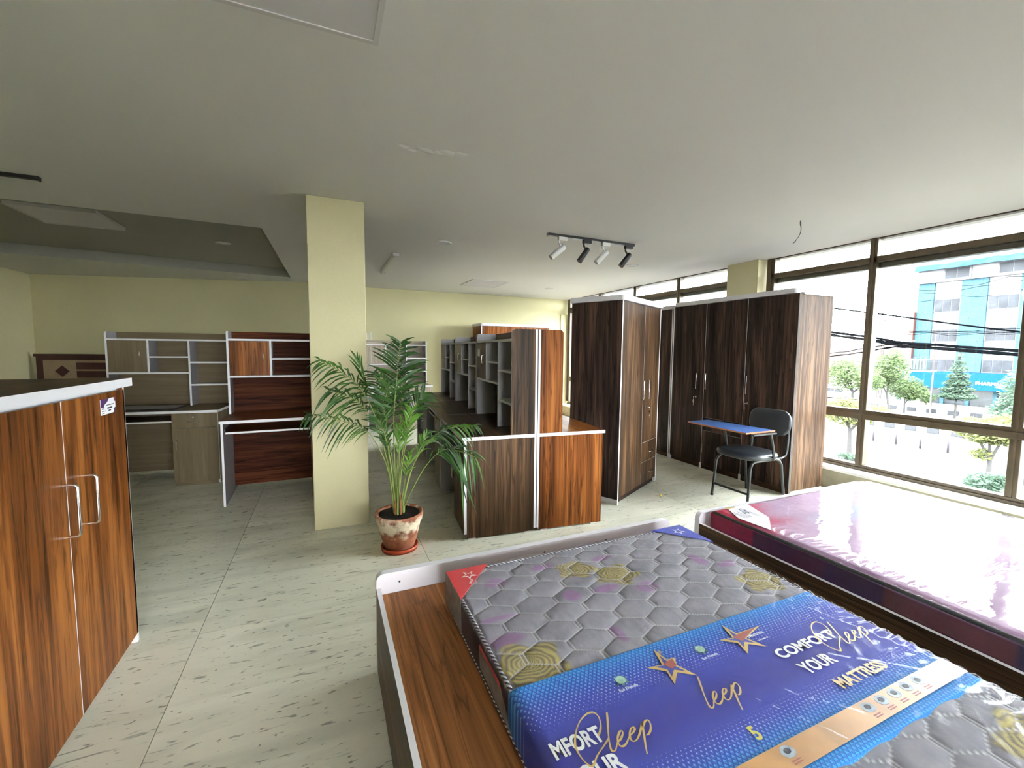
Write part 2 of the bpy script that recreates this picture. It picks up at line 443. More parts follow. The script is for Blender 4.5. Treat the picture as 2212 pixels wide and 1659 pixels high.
# ------------------------------------------------------------------ desks with hutch
def rounded_side(y0, y1, z0, z1, r):
    """profile in (y, z) with the upper front corner rounded"""
    p = [(y0, z0), (y1, z0), (y1, z1)]
    for k in range(7):
        a = PI/2+k*PI/12
        p.append((y0+r+r*math.cos(a), z1-r+r*math.sin(a)))
    return p
def make_desk(label, loc, rz, W, D, kind, inner, group=None, door_kind=None, full_back=True, paper=False):
    t = thing('study_desk', label, 'desk', loc, rz, group)
    wz, wx = wood(kind, 'Z'), wood(kind, 'X'); dk = wood(door_kind or kind, 'Z')
    bx_ = wood('teak_shaded', 'X') if kind == 'teak' else wx
    HT, TT = .78, .025
    hy = D-.21                                  # front of the hutch
    PW = .40                                    # pedestal width, on the right
    C0 = W-.385                                 # divider before the narrow shelf column
    MB().panel(-.008, W+.008, -.02, D-.02, HT-TT, HT).build('desktop', [wx, WE], t)
    for x0, x1, y0, ins in ((0, .018, .0, 5), (W-.018, W, .021, 4)):
        b = MB().panel(x0, x1, y0, D-.02, .012, HT-TT); b.m[ins] = 2          # grey laminate on the inner face
        b.build('end_panel', [wz, WE, GREY], t)
    for x in (.004, W-.014):
        for y in (.03, D-.1):
            MB().box(x, x+.01, y, y+.06, 0, .012).build('foot', M['plastic_foot'], t)
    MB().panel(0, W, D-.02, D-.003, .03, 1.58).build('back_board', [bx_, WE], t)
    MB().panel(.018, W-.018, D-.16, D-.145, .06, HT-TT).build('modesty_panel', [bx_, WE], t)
    # pedestal
    px0, px1 = W-PW, W-.02
    MB().box(px0, px1, .022, D-.17, .05, HT-TT-.002).build('pedestal_body', GREY, t)
    MB().box(px0, px1, .03, D-.2, 0, .05).build('plinth', wx, t)
    dr = MB().panel(px0+.002, W, .0, .019, .60, HT-TT-.004).build('drawer', [dk, WE], t)
    bar_handle(dr, ((px0+px1)/2, .0, .665), (1, 0, 0), .10, (0, -1, 0))
    lock_with_key(dr, ((px0+px1)/2, .0, .712), (0, -1, 0), key=False)
    do = MB().panel(px0+.002, W, .0, .019, .045, .597).build('door', [dk, WE], t)
    bar_handle(do, (px0+.04, .0, .43), (0, 0, 1), .10, (0, -1, 0))
    MB().panel(.03, px0-.01, .03, D-.2, .655, .672).build('keyboard_tray', [wx, WE], t)
    for x in (.022, px0-.012):
        MB().box(x, x+.008, .04, D-.2, .672, .70).build('tray_runner', M['black_plastic'], t)
    # hutch: side boards are wood outside, grey inside
    pr = rounded_side(hy, D-.02, HT, 1.58, .03)
    for x0, x1, mo, mi in ((0, .018, 0, 1), (W-.018, W, 1, 0)):
        b = MB(); b.prism(pr, x0, x1, 'X', 0, 2)
        b.m[0], b.m[1] = mo, mi
        b.build('hutch_side', [wz, GREY, WE], t)
    MB().panel(.018, W-.018, hy, D-.02, 1.49, 1.508, 1, 1).build('top_shelf', [wx, WE], t)
    MB().panel(C0, C0+.018, hy, D-.02, HT, 1.49, 0, 1).build('divider', [GREY, WE], t)
    MB().panel(.018, C0, hy, D-.02, 1.132, 1.15, 0, 1).build('lower_shelf', [GREY, WE], t)
    C1 = C0*.492
    MB().panel(C1, C1+.018, hy, D-.02, 1.15, 1.49, 0, 1).build('divider', [GREY, WE], t)
    hd = MB().panel(.022, C1-.003, hy-.002, hy+.016, 1.154, 1.486).build('hutch_door', [dk, WE], t)
    bar_handle(hd, (C1-.055, hy-.002, 1.335), (0, 0, 1), .075, (0, -1, 0))
    if paper:
        MB().box(.05, .13, hy-.0035, hy-.002, 1.36, 1.43).build('paper_label', M['paper'], hd)
    MB().panel(C1+.018, C0, hy+.004, D-.02, 1.306, 1.322, 0, 1).build('cubby_shelf', [GREY, WE], t)
    for z in (1.245, 1.0):
        MB().panel(C0+.018, W-.018, hy, D-.02, z, z+.018, 0, 1).build('column_shelf', [GREY, WE], t)
    return t
LA = Vector((.914, 2.971)); LB = Vector((2.058, 2.865))
U = Vector((.9957, -.0923)); Vv = Vector((.0923, .9957))
ang_l = math.atan2(-Vv.y, -Vv.x); ang_r = math.atan2(Vv.y, Vv.x)
lab_l = ['dark walnut study desk nearest the palm, its end panel facing the beds',
         'dark walnut study desk in the middle of the back-to-back row',
         'dark walnut study desk at the far end of the back-to-back row']
for k in range(3):
    p = LA+Vv*(1.15*(k+1)-.012)
    make_desk(lab_l[k], (p.x, p.y, 0), ang_l, 1.13, .574, 'walnut', GREY, 'walnut desks back to back with teak ones', 'ash' if k else 'walnut', paper=(k == 0))
lab_r = ['reddish teak study desk backing onto the nearest walnut desk, before the tall wardrobe',
         'reddish teak study desk second in its row, mostly hidden behind the hutch']
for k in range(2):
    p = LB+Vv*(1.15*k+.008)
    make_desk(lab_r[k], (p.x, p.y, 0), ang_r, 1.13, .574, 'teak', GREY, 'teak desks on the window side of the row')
a1 = math.radians(-5.57); e1 = Vector((math.cos(a1), math.sin(a1))); n1 = Vector((-e1.y, e1.x))
p = Vector((-1.376, 5.731))-e1*.742-n1*.445
make_desk('beige study desk with shelf hutch against the shadowed left wall', (p.x, p.y, 0), a1, 1.115, .655, 'beige', GREY)
make_desk('reddish brown study desk with hutch half hidden by the yellow pillar', (-.862, 4.41, 0), math.radians(1.3), 1.115, .655, 'teak', GREY)
make_desk('pale ash study desk by the back wall behind the palm', (.635, 7.65, 0), 0, 1.115, .655, 'ash', GREY)
# board lying on the beige desk
b = MB().panel(0, .62, 0, .30, .0, .018).build('loose_board', [GREY, M['black_plastic']])
q = p+e1*.10+n1*.06
b.location = (q.x, q.y, .7805); b.rotation_euler = (0, 0, a1)
tag(b, 'flat grey board with dark edges lying on the beige desk', 'board')

# ------------------------------------------------------------------ wardrobes
def cornice(W, D, z0, z1, ov, parent, r=.03):
    poly = []
    for cx, cy, a0 in ((-ov+r, -ov+r, PI), (W+ov-r, -ov+r, 1.5*PI)):
        for k in range(6):
            a = a0+k*PI/10; poly.append((cx+r*math.cos(a), cy+r*math.sin(a)))
    poly += [(W+ov, D), (-ov, D)]
    return MB().prism(poly, z0, z1, 'Z').build('cornice', M['cornice'], parent)
def carcass(t, W, D, H, wk, plinth=.06, front=.02):
    wz, wx = wood(wk, 'Z'), wood(wk, 'X')
    for x0, x1 in ((0, .018), (W-.018, W)):
        MB().panel(x0, x1, 0, D, .05, H).build('side_panel', [wz, WE], t)
        MB().box(x0, x1, .0, D, 0, .05).build('side_foot', [M['plastic_foot']], t)
    MB().panel(.018, W-.018, D-.012, D, .05, H).build('back_panel', [wz, WE], t)
    MB().panel(.018, W-.018, front, D-.012, H-.018, H).build('top_board', [wx, WE], t)
    MB().panel(.018, W-.018, front+.01, front+.026, .0, plinth).build('plinth', [wx, WE], t)
    MB().panel(.018, W-.018, front, D-.012, plinth, plinth+.018).build('bottom_board', [wx, WE], t)
def slab(t, name, x0, x1, z0, z1, mat, y0=.0, th=.018):
    g = .002
    return MB().panel(x0+g, x1-g, y0, y0+th, z0+g, z1-g).build(name, [mat, WE], t)
OUTF = (0, -1, 0)
# two-door wardrobe turned towards the window
aA = math.radians(28.05)
tA = thing('wardrobe', 'tall brown two-door wardrobe with drawers beside the teak desks', 'wardrobe', (2.436, 3.148, 0), aA)
WA = .975
carcass(tA, WA, .52, 1.875, 'wenge'); cornice(WA, .52, 1.876, 1.925, .02, tA)
wf = wood('walnut', 'Z')
d = slab(tA, 'door', .018, .54, .062, 1.872, wf); bar_handle(d, (.498, 0, 1.037), (0, 0, 1), .19, OUTF)
d = slab(tA, 'door', .54, WA-.018, .492, 1.872, wf); bar_handle(d, (.64, 0, 1.035), (0, 0, 1), .19, OUTF)
lock_with_key(d, (.60, 0, .86), OUTF)
for z0, z1 in ((.285, .492), (.062, .285)):
    d = slab(tA, 'drawer', .54, WA-.018, z0, z1, wf); bar_handle(d, (.775, 0, (z0+z1)/2-.01), (1, 0, 0), .10, OUTF)
# three-door wardrobe in front of the window
tB = thing('wardrobe', 'dark three-door wardrobe before the window, behind the writing chair', 'wardrobe', (4.18, 4.34, 0), -PI/2)
WB = 1.64
carcass(tB, WB, .49, 2.0, 'walnut_dull'); cornice(WB-.06, .46, 2.001, 2.05, .0, tB)
tB.children[-1].location = (.03, .0, 0)
wd = wood('wenge', 'Z')
d = slab(tB, 'door', .018, .53, .062, 1.997, wd); bar_handle(d, (.432, 0, 1.065), (0, 0, 1), .19, OUTF); lock_with_key(d, (.425, 0, .872), OUTF)
d = slab(tB, 'door', .53, 1.075, .636, 1.997, wd); bar_handle(d, (.575, 0, 1.07), (0, 0, 1), .19, OUTF)
d = slab(tB, 'drawer', .53, 1.075, .476, .636, wd)
d = slab(tB, 'door', .53, 1.075, .062, .476, wd); bar_handle(d, (.565, 0, .255), (0, 0, 1), .10, OUTF)
d = slab(tB, 'door', 1.075, WB-.018, .062, 1.997, wd); bar_handle(d, (1.115, 0, 1.07), (0, 0, 1), .19, OUTF); lock_with_key(d, (1.13, 0, .872), OUTF)
for x in (.0, .515, 1.06):
    MB().box(x+.001, x+.026, -.006, .0, .0, .075).build('foot_cap', M['plastic_foot'], tB)
# its neighbour, mostly hidden
tC = thing('wardrobe', 'dark wardrobe left of the three-door one, mostly hidden by the turned wardrobe', 'wardrobe', (4.20, 5.27, 0), -PI/2)
carcass(tC, .90, .49, 1.985, 'wenge'); cornice(.90, .46, 1.986, 2.03, .0, tC)
d = slab(tC, 'door', .018, .45, .062, 1.98, wd); bar_handle(d, (.41, 0, 1.06), (0, 0, 1), .19, OUTF)
d = slab(tC, 'door', .45, .882, .062, 1.98, wd); bar_handle(d, (.49, 0, 1.06), (0, 0, 1), .19, OUTF)
# teak wardrobe at the back wall
tD = thing('wardrobe', 'teak wardrobe with white cornice showing over the hutches at the back wall', 'wardrobe', (2.70, 7.70, 0), 0)
carcass(tD, 1.46, .5, 1.88, 'teak'); cornice(1.46, .5, 1.881, 1.93, .012, tD)
for x0, x1 in ((.018, .49), (.49, .97), (.97, 1.442)):
    d = slab(tD, 'door', x0, x1, .062, 1.878, wood('teak', 'Z')); bar_handle(d, (x1-.05, 0, 1.05), (0, 0, 1), .19, OUTF)

# ------------------------------------------------------------------ low cabinet in the left foreground
tE = thing('cabinet', 'glossy orange-brown teak cabinet with two doors and thick white top edge', 'cabinet', (-.865, 1.49, 0), PI/2)
WC, DC, HC = 1.045, .42, 1.238
carcass(tE, WC, DC, HC, 'teak')
MB().panel(-.02, WC+.02, -.025, DC+.012, HC+.001, HC+.038).build('top_slab', [wood('walnut', 'X'), WE], tE)
d = slab(tE, 'door', .0, .524, .04, HC-.012, wood('teak', 'Z')); bar_handle(d, (.535-.024, 0, .83), (0, 0, 1), .19, OUTF, r=.006, proud=.034)
d2 = slab(tE, 'door', .524, WC, .04, HC-.012, wood('teak', 'Z')); bar_handle(d2, (.652, 0, .828), (0, 0, 1), .19, OUTF, r=.006, proud=.034)
M['purple'] = plain('purple_print', srgb(70, 36, 92), .5)
M['ink'] = plain('dark_ink', (.02, .018, .03), .6)
M['plum'] = plain('plum_print', srgb(120, 50, 84), .5)
st = MB().box(.81, .945, -.0015, -.0002, 1.133, 1.198).build('price_sticker', M['paper'], d2)
MB().prism([(.81, 1.198), (.885, 1.198), (.868, 1.184), (.845, 1.176), (.832, 1.160), (.81, 1.166)], -.0021, -.0015, 'Y').build('sticker_corner', M['purple'], st)
MB().prism([(.945, 1.198), (.930, 1.198), (.934, 1.190), (.928, 1.185), (.945, 1.180)], -.0021, -.0015, 'Y').build('sticker_corner', M['plum'], st)
MB().prism([(.945, 1.133), (.922, 1.133), (.930, 1.142), (.926, 1.150), (.945, 1.156)], -.0021, -.0015, 'Y').build('sticker_corner', M['purple'], st)
for x0, x1, z, h in ((.862, .93, 1.171, .003), (.818, .842, 1.157, .002), (.868, .912, 1.158, .006), (.818, .85, 1.148, .002), (.878, .90, 1.147, .005), (.818, .84, 1.139, .002)):
    MB().box(x0, x1, -.0021, -.0015, z-h/2, z+h/2).build('sticker_line', M['ink'], st)

# ------------------------------------------------------------------ beds
M['hb_face'] = plain('grey_lilac_laminate', srgb(196, 188, 192), .45)
def rounded_rect(x0, x1, z0, z1, r):
    p = [(x0, z0), (x1, z0)]
    for cx, a0 in ((x1-r, 0), (x0+r, PI/2)):
        for k in range(7):
            a = a0+k*PI/12; p.append((cx+r*math.cos(a), z1-r+r*math.sin(a)))
    return p
def make_bed(label, x0, x1, yf, ln):
    t = thing('bed', label, 'bed', (x0, yf, 0), 0, 'low double beds with mattresses')
    W = x1-x0
    hb = MB().prism(rounded_rect(0, W, .0, .457, .03), .0, .034, 'Y', 0, 1).build('headboard', [M['hb_face'], WE], t)
    for x in (.097, .436, .809, 1.182, 1.59):
        if x < W: MB().cyl((x, -.0012, .411), (x, .004, .411), .0045, 10).build('screw_hole', M['ink'], hb)
    MB().prism(rounded_rect(0, W, .0, .397, .01), -ln-.02, -ln, 'Y', 0, 1).build('footboard', [wood('walnut', 'X'), WE], t)
    for a, c in ((.0, .018), (W-.018, W)):
        MB().panel(a, c, -ln, -.001, .03, .397).build('side_rail', [wood('walnut', 'Y'), WE], t)
    MB().panel(.019, W-.019, -ln+.002, -.002, .352, .367, 0, 0).build('platform_board', [wood('walnut_warm', 'Y'), WE], t)
    for y in (-.2, -ln+.2):
        MB().box(.1, W-.1, y-.02, y+.02, 0, .352).build('support_beam', M['dark_void'], t)
    return t
WOODS['walnut_warm'] = (srgb(88, 54, 30), srgb(134, 86, 50), srgb(168, 114, 70), .45)
make_bed('low bed in the foreground with bare board beside the blue-wrapped mattress', .175, 1.800, 1.839, 1.98)
make_bed('low bed by the window under the shiny maroon mattress', 2.030, 3.680, 1.839, 1.98)

# ------------------------------------------------------------------ mattresses
def vcol_mat(name, rough=.75, sheen=0, spec=.3, bump=.0, bscale=300):
    m, nt, b = _mat(name)
    a = N(nt, 'ShaderNodeAttribute'); a.attribute_name = 'print'
    nt.links.new(a.outputs['Color'], b.inputs['Base Color'])
    b.inputs['Roughness'].default_value = rough; b.inputs['Specular IOR Level'].default_value = spec
    if bump:
        tc = N(nt, 'ShaderNodeTexCoord'); n2 = N(nt, 'ShaderNodeTexNoise'); n2.inputs['Scale'].default_value = bscale
        nt.links.new(tc.outputs['Object'], n2.inputs['Vector'])
        bp = N(nt, 'ShaderNodeBump'); bp.inputs['Strength'].default_value = bump; bp.inputs['Distance'].default_value = .004
        nt.links.new(n2.outputs['Fac'], bp.inputs['Height']); nt.links.new(bp.outputs['Normal'], b.inputs['Normal'])
    return m
def film_mat(name, f0, amp, rough, haze, sx, sy, rot, bump, dist, det=4):
    """clear wrapping film: see-through, mirror-like at a slant, finely creased"""
    m, nt, b = _mat(name); nt.nodes.remove(b); out = nt.nodes['Material Output']
    tr = N(nt, 'ShaderNodeBsdfTransparent'); tr.inputs['Color'].default_value = (.97, .97, .98, 1)
    gl = N(nt, 'ShaderNodeBsdfGlossy'); gl.inputs['Roughness'].default_value = rough; gl.inputs['Color'].default_value = (1, 1, 1, 1)
    di = N(nt, 'ShaderNodeBsdfDiffuse'); di.inputs['Color'].default_value = (.8, .8, .82, 1)
    fr = schlick(nt, f0, amp)
    tc = N(nt, 'ShaderNodeTexCoord'); mp = N(nt, 'ShaderNodeMapping')
    mp.inputs['Scale'].default_value = (sx, sy, 1); mp.inputs['Rotation'].default_value = (0, 0, rot)
    nt.links.new(tc.outputs['Object'], mp.inputs['Vector'])
    nz = N(nt, 'ShaderNodeTexNoise'); nz.inputs['Scale'].default_value = 1; nz.inputs['Detail'].default_value = det; nz.inputs['Distortion'].default_value = .6
    nt.links.new(mp.outputs['Vector'], nz.inputs['Vector'])
    bp = N(nt, 'ShaderNodeBump'); bp.inputs['Strength'].default_value = bump; bp.inputs['Distance'].default_value = dist
    nt.links.new(nz.outputs['Fac'], bp.inputs['Height'])
    nt.links.new(bp.outputs['Normal'], gl.inputs['Normal'])
    mx = N(nt, 'ShaderNodeMixShader'); mx2 = N(nt, 'ShaderNodeMixShader'); mx2.inputs['Fac'].default_value = haze
    nt.links.new(fr, mx.inputs['Fac']); nt.links.new(tr.outputs[0], mx.inputs[1]); nt.links.new(gl.outputs[0], mx.inputs[2])
    nt.links.new(mx.outputs[0], mx2.inputs[1]); nt.links.new(di.outputs[0], mx2.inputs[2])
    nt.links.new(mx2.outputs[0], out.inputs['Surface'])
    return m
def grid_surface(name, mat, parent, xs, ys, zf, colf, z_side, side_col, rnd_edge=.012):
    """height-field top with skirts down to z_side; vertex colours in 'print'"""
    nx, ny = len(xs), len(ys); v = []; c = []; f = []
    for y in ys:
        for x in xs:
            v.append((x, y, zf(x, y)))
            if colf: c.append(colf(x, y))
    for j in range(ny-1):
        for i in range(nx-1):
            a = j*nx+i; f.append((a, a+1, a+nx+1, a+nx))
    nface_top = len(f)
    if z_side is not None:
        loop = [i for i in range(nx)]+[j*nx+nx-1 for j in range(1, ny)]+[(ny-1)*nx+i for i in range(nx-2, -1, -1)]+[j*nx for j in range(ny-2, 0, -1)]
        cx, cy = (xs[0]+xs[-1])/2, (ys[0]+ys[-1])/2
        rings = []
        for k, (oo, zz) in enumerate(((.007, -.006), (.010, -.016), (.010, None))):
            base = len(v)
            for idx in loop:
                x, y, z = v[idx]
                ex = 1 if abs(x-xs[-1]) < 1e-6 else (-1 if abs(x-xs[0]) < 1e-6 else 0)
                ey = 1 if abs(y-ys[-1]) < 1e-6 else (-1 if abs(y-ys[0]) < 1e-6 else 0)
                v.append((x+ex*oo, y+ey*oo, (z+zz) if zz is not None else z_side))
                if colf: c.append(colf(x, y) if k == 0 else side_col(x, y, ex, ey))
            rings.append(base)
        n = len(loop); prev = None
        for base in rings:
            for k in range(n):
                k2 = (k+1) % n
                a, b = (loop[k], loop[k2]) if prev is None else (prev+k, prev+k2)
                f.append((a, base+k, base+k2, b))
            prev = base
    me = bpy.data.meshes.new(name); me.from_pydata(v, [], f); me.materials.append(mat)
    me.polygons.foreach_set('use_smooth', [True]*len(f))
    if colf:
        at = me.color_attributes.new('print', 'FLOAT_COLOR', 'POINT')
        at.data.foreach_set('color', [q for cc in c for q in (cc[0], cc[1], cc[2], 1)])
    me.update()
    o = bpy.data.objects.new(name, me); COL.objects.link(o); o.parent = parent
    return o
def lin(a, b, n): return [a+(b-a)*i/(n-1) for i in range(n)]
def hexd(x, y):
    """distance to the nearest quilting seam and to the seam's short upright side"""
    best = -9; bd = 0
    j0 = round((y-1.178)/.0795)
    for j in (j0-1, j0, j0+1):
        sh = .079 if j % 2 else 0
        i0 = round((x-1.0-sh)/.158)
        for i in (i0-1, i0, i0+1):
            dx, dy = abs(x-1.0-sh-.158*i), abs(y-1.178-.0795*j)
            d1, d2 = .079-dx, (.058-dy-.462*dx)*.908
            d = min(d1, d2)
            if d > best: best, bd = d, (d1, d2)
    return bd
def mixc(a, b, t): t = max(0, min(1, t)); return tuple(p+(q-p)*t for p, q in zip(a, b))
def sst(a, b, x): t = max(0, min(1, (x-a)/(b-a))); return t*t*(3-2*t)
ROSES = [(.945, 1.490, .085), (1.085, 1.395, .10), (.53, 1.07, .12), (1.60, 1.13, .10), (1.30, .30, .12), (1.55, .35, .13), (.9, .1, .1)]
LEAVES = [(1.11, 1.535, .055, .02), (1.14, 1.27, .05, .035), (.51, 1.195, .07, .028), (.60, 1.52, .05, .03), (1.59, 1.28, .05, .025),
          (.82, 1.56, .05, .02), (.83, 1.33, .03, .03), (.98, 1.32, .05, .02), (.52, 1.31, .07, .012), (.86, 1.08, .02, .05), (1.50, 1.36, .03, .05)]
def m1_color(x, y):
    n = noise.noise((x*9, y*14, 1.3)); n2 = noise.noise((x*60, y*25, 7)); n3 = noise.noise((x*170, y*170, 3))
    c = mixc(srgb(120, 118, 126), srgb(150, 146, 153), .5+.6*n+.35*n2)
    for lx, ly, a, b in LEAVES:
        d = ((x-lx)/a)**2+((y-ly)/b)**2
        if d < 1.6: c = mixc(c, srgb(140, 96, 142), (1-sst(.5, 1.5, d+.6*n))*.7)
    for rx, ry, r in ROSES:
        dx, dy = x-rx, (y-ry)*1.25; d = math.hypot(dx, dy); w = r*(1+.16*math.sin(5*math.atan2(dy, dx)+rx*9))
        if d < w:
            p = math.sin(26*math.log(d/r+.12)+2.3*math.sin(2.5*math.atan2(dy, dx))+4*noise.noise((x*30, y*30, 2)))
            c = mixc(mixc(srgb(104, 94, 78), srgb(168, 154, 92), .5+.55*p), c, sst(.86, 1, d/w))
    d1, d2 = hexd(x, y); dv = abs(d1-.006)
    seam = min(dv if d1 < d2+.004 else 9, abs(d2))
    c = mixc(c, tuple(k*.88 for k in c), 1-sst(.002, .008, seam))
    c = mixc(c, srgb(200, 198, 200), (1-sst(.0008, .0030, seam))*.85)
    return tuple(k*(1+.10*n3) for k in c)
MT = .4965
def m1_height(x, y):
    d1, d2 = hexd(x, y); d = min(abs(d1-.006) if d1 < d2+.004 else 9, abs(d2))
    e = min(x-.44, 1.70-x, 1.667-y, y+.16)
    puff = .0055*(1-math.exp(-d/.009))
    return MT-.0025+puff+.004*noise.noise((x*5, y*5, 0))-.008*(1-sst(0, .02, e))
m1x0, m1x1, m1y0, m1y1 = .447, 1.693, -.12, 1.660
ys = lin(m1y0, .50, 90)+lin(.505, .97, 40)+lin(.975, m1y1, 172)
mat1 = thing('mattress', 'grey rose-print mattress with broad blue advertising band in clear film', 'mattress', (0, 0, 0))
mat1.location = (m1x0, m1y1, .3672)
def to_local(o): o.matrix_parent_inverse = Matrix.Translation(-Vector(o.parent.location)); return o
def m1_side(x, y, ex, ey):
    n = noise.noise((x*12, y*12, 5)); return mixc(srgb(62, 46, 52), srgb(88, 72, 78), .5+n)
to_local(grid_surface('quilted_cover', vcol_mat('rose_print_knit', .8, bump=.25, bscale=420), mat1, lin(m1x0, m1x1, 312), ys, m1_height, m1_color, .3675, m1_side))
# corded piping round the upper edge
def cord_mat():
    m, nt, b = _mat('two_tone_cord')
    tc = N(nt, 'ShaderNodeTexCoord'); w = N(nt, 'ShaderNodeTexWave', bands_direction='DIAGONAL'); w.inputs['Scale'].default_value = 34
    mp = N(nt, 'ShaderNodeMapping'); mp.inputs['Scale'].default_value = (1, 1, 1.2)
    nt.links.new(tc.outputs['Object'], mp.inputs['Vector']); nt.links.new(mp.outputs['Vector'], w.inputs['Vector'])
    r = ramp(nt, [(.45, srgb(70, 68, 84)), (.62, srgb(214, 212, 216))]); nt.links.new(w.outputs['Fac'], r.inputs['Fac'])
    nt.links.new(r.outputs['Color'], b.inputs['Base Color']); b.inputs['Roughness'].default_value = .6
    return m
M['cord'] = cord_mat()
zc = MT-.006
def cord(pts, r=.0062):
    return to_local(MB().tube(pts, r, 8).build('piping', M['cord'], mat1))
cord([(m1x0-.002, y, zc) for y in lin(1.005, 1.47, 30)]); cord([(x, m1y1+.004, zc+.001) for x in lin(.615, 1.53, 40)])
cord([(m1x0-.008, y, .376) for y in lin(-.1, m1y1-.02, 60)], .005)
cord([(m1x1+.003, y, zc) for y in lin(-.1, 1.48, 60)], .005)
# coloured corner sleeves
M['red_label'] = plain('red_card', srgb(196, 62, 66), .5, 0, .4, .06, 30)
M['blue_label'] = plain('blue_card', srgb(84, 92, 176), .5, 0, .4, .06, 30)
M['grey_label'] = plain('grey_print', srgb(150, 142, 136), .6, 0, .3, .3, 25)
M['white_print'] = plain('white_print', srgb(226, 226, 222), .6)
M['gold_print'] = plain('gold_print', srgb(196, 164, 92), .45)
M['rust_print'] = plain('rust_print', srgb(150, 78, 66), .5)
M['yellow_print'] = plain('yellow_print', srgb(190, 180, 70), .5)
ZT = MT+.0085
def flat(poly, z0, h, mat, name, parent, org=None):
    o = MB().prism(poly, z0, z0+h, 'Z').build(name, mat, parent)
    if parent is mat1: to_local(o)
    return o
def sleeve(xc, sx, mat, side):
    root = flat([(xc-sx*.011, m1y1+.011), (xc+sx*.17, m1y1+.011), (xc-sx*.011, m1y1-.20)], ZT-.004, .003, mat, 'corner_sleeve', mat1)
    x2 = xc-sx*.0125
    o = MB().prism([(m1y1+.012, .372), (m1y1+.012, ZT-.002), (m1y1-.20, ZT-.002), (m1y1-.215, .372)], min(x2, x2+sx*.001), max(x2, x2+sx*.001), 'X').build('sleeve_side', side, root)
    o = MB().prism([(xc-sx*.012, .372), (xc-sx*.012, ZT-.002), (xc+sx*.17, ZT-.002), (xc+sx*.185, .372)], m1y1+.0112, m1y1+.0125, 'Y').build('sleeve_side', side, root)
    return root
slv = sleeve(m1x0, 1, M['red_label'], M['grey_label']); slv2 = sleeve(m1x1, -1, M['blue_label'], M['blue_label'])
def star_poly(cx, cy, R, r, rot=0): return [(cx+(R if k % 2 == 0 else r)*math.cos(rot+PI/2+k*PI/5), cy+(R if k % 2 == 0 else r)*math.sin(rot+PI/2+k*PI/5)) for k in range(10)]
for s, cx, cy, lab in ((slv, .515, 1.610, M['red_label']), (slv2, 1.635, 1.610, M['blue_label'])):
    flat(star_poly(cx, cy, .034, .013, .5), ZT-.0008, .0006, M['white_print'], 'star_print', s)
    flat(star_poly(cx, cy, .022, .0085, .5), ZT-.0001, .0004, lab, 'star_print', s)
def lettering(txt, size, loc, mat, parent, rot=(0, 0, 0), bold=.0, sx=1, space=1, world=True):
    cu = bpy.data.curves.new('lettering', 'FONT'); cu.body = txt; cu.size = size; cu.offset = bold; cu.extrude = .0002
    cu.space_character = space; cu.resolution_u = 3
    tmp = bpy.data.objects.new('lettering_tmp', cu); COL.objects.link(tmp)
    dg = bpy.context.evaluated_depsgraph_get()
    me = bpy.data.meshes.new_from_object(tmp.evaluated_get(dg)); bpy.data.objects.remove(tmp)
    me.materials.clear(); me.materials.append(mat)
    o = bpy.data.objects.new('lettering', me); COL.objects.link(o); o.parent = parent
    o.location = loc; o.rotation_euler = rot; o.scale = (sx, 1, 1)
    return o
o = lettering('STAR', .014, (.512, 1.575, ZT), M['white_print'], slv, (0, 0, -2.1), .0003)
# red and grey side label
flat_side = MB().prism([(1.255, .456), (1.245, .470), (1.075, .470), (1.06, .456)], m1x0-.0122, m1x0-.0112, 'X').build('side_label', M['red_label'], mat1); to_local(flat_side)
o = MB().prism([(1.255, .455), (1.06, .455), (.985, .385), (1.24, .395)], m1x0-.0122, m1x0-.0112, 'X').build('label_panel', M['grey_label'], flat_side)
# advertising band
def band_mat():
    m, nt, b = _mat('blue_band_print')
    tc = N(nt, 'ShaderNodeTexCoord'); sp = N(nt, 'ShaderNodeSeparateXYZ'); nt.links.new(tc.outputs['Object'], sp.inputs[0])
    def mt(op, x, y=None, clamp=False):
        q = N(nt, 'ShaderNodeMath', operation=op, use_clamp=clamp)
        for i, z in enumerate((x, y)):
            if z is None: continue
            if isinstance(z, (int, float)): q.inputs[i].default_value = z
            else: nt.links.new(z, q.inputs[i])
        return q.outputs[0]
    X, Y = sp.outputs['X'], sp.outputs['Y']
    edge = mt('MINIMUM', mt('SUBTRACT', 1.0, Y), mt('MULTIPLY', mt('SUBTRACT', Y, .60), 1.5))   # distance from the printed borders
    edge = mt('MAXIMUM', edge, 0)
    u = mt('FRACT', mt('MULTIPLY', mt('ADD', mt('MULTIPLY', X, 1.0), mt('MULTIPLY', Y, .72)), 72))
    v = mt('FRACT', mt('MULTIPLY', mt('SUBTRACT', mt('MULTIPLY', X, 1.0), mt('MULTIPLY', Y, .72)), 72))
    size = mt('SUBTRACT', .86, mt('MULTIPLY', edge, 5.2))
    mask = mt('MULTIPLY', mt('LESS_THAN', u, size), mt('LESS_THAN', v, size))
    tri = mt('GREATER_THAN', u, v)
    rp = ramp(nt, [(.0, srgb(40, 92, 168)), (.10, srgb(66, 76, 160)), (.22, srgb(62, 62, 140))])
    nt.links.new(edge, rp.inputs['Fac'])
    dk = ramp(nt, [(.0, srgb(74, 158, 216)), (.06, srgb(104, 160, 220)), (.14, srgb(210, 214, 236))]); nt.links.new(edge, dk.inputs['Fac'])
    mx = N(nt, 'ShaderNodeMix', data_type='RGBA')
    fac = mt('MULTIPLY', mask, mt('ADD', .35, mt('MULTIPLY', tri, .5)))
    nt.links.new(fac, mx.inputs['Factor']); nt.links.new(rp.outputs['Color'], mx.inputs['A']); nt.links.new(dk.outputs['Color'], mx.inputs['B'])
    nt.links.new(mx.outputs['Result'], b.inputs['Base Color']); b.inputs['Roughness'].default_value = .6; b.inputs['Specular IOR Level'].default_value = .05
    return m
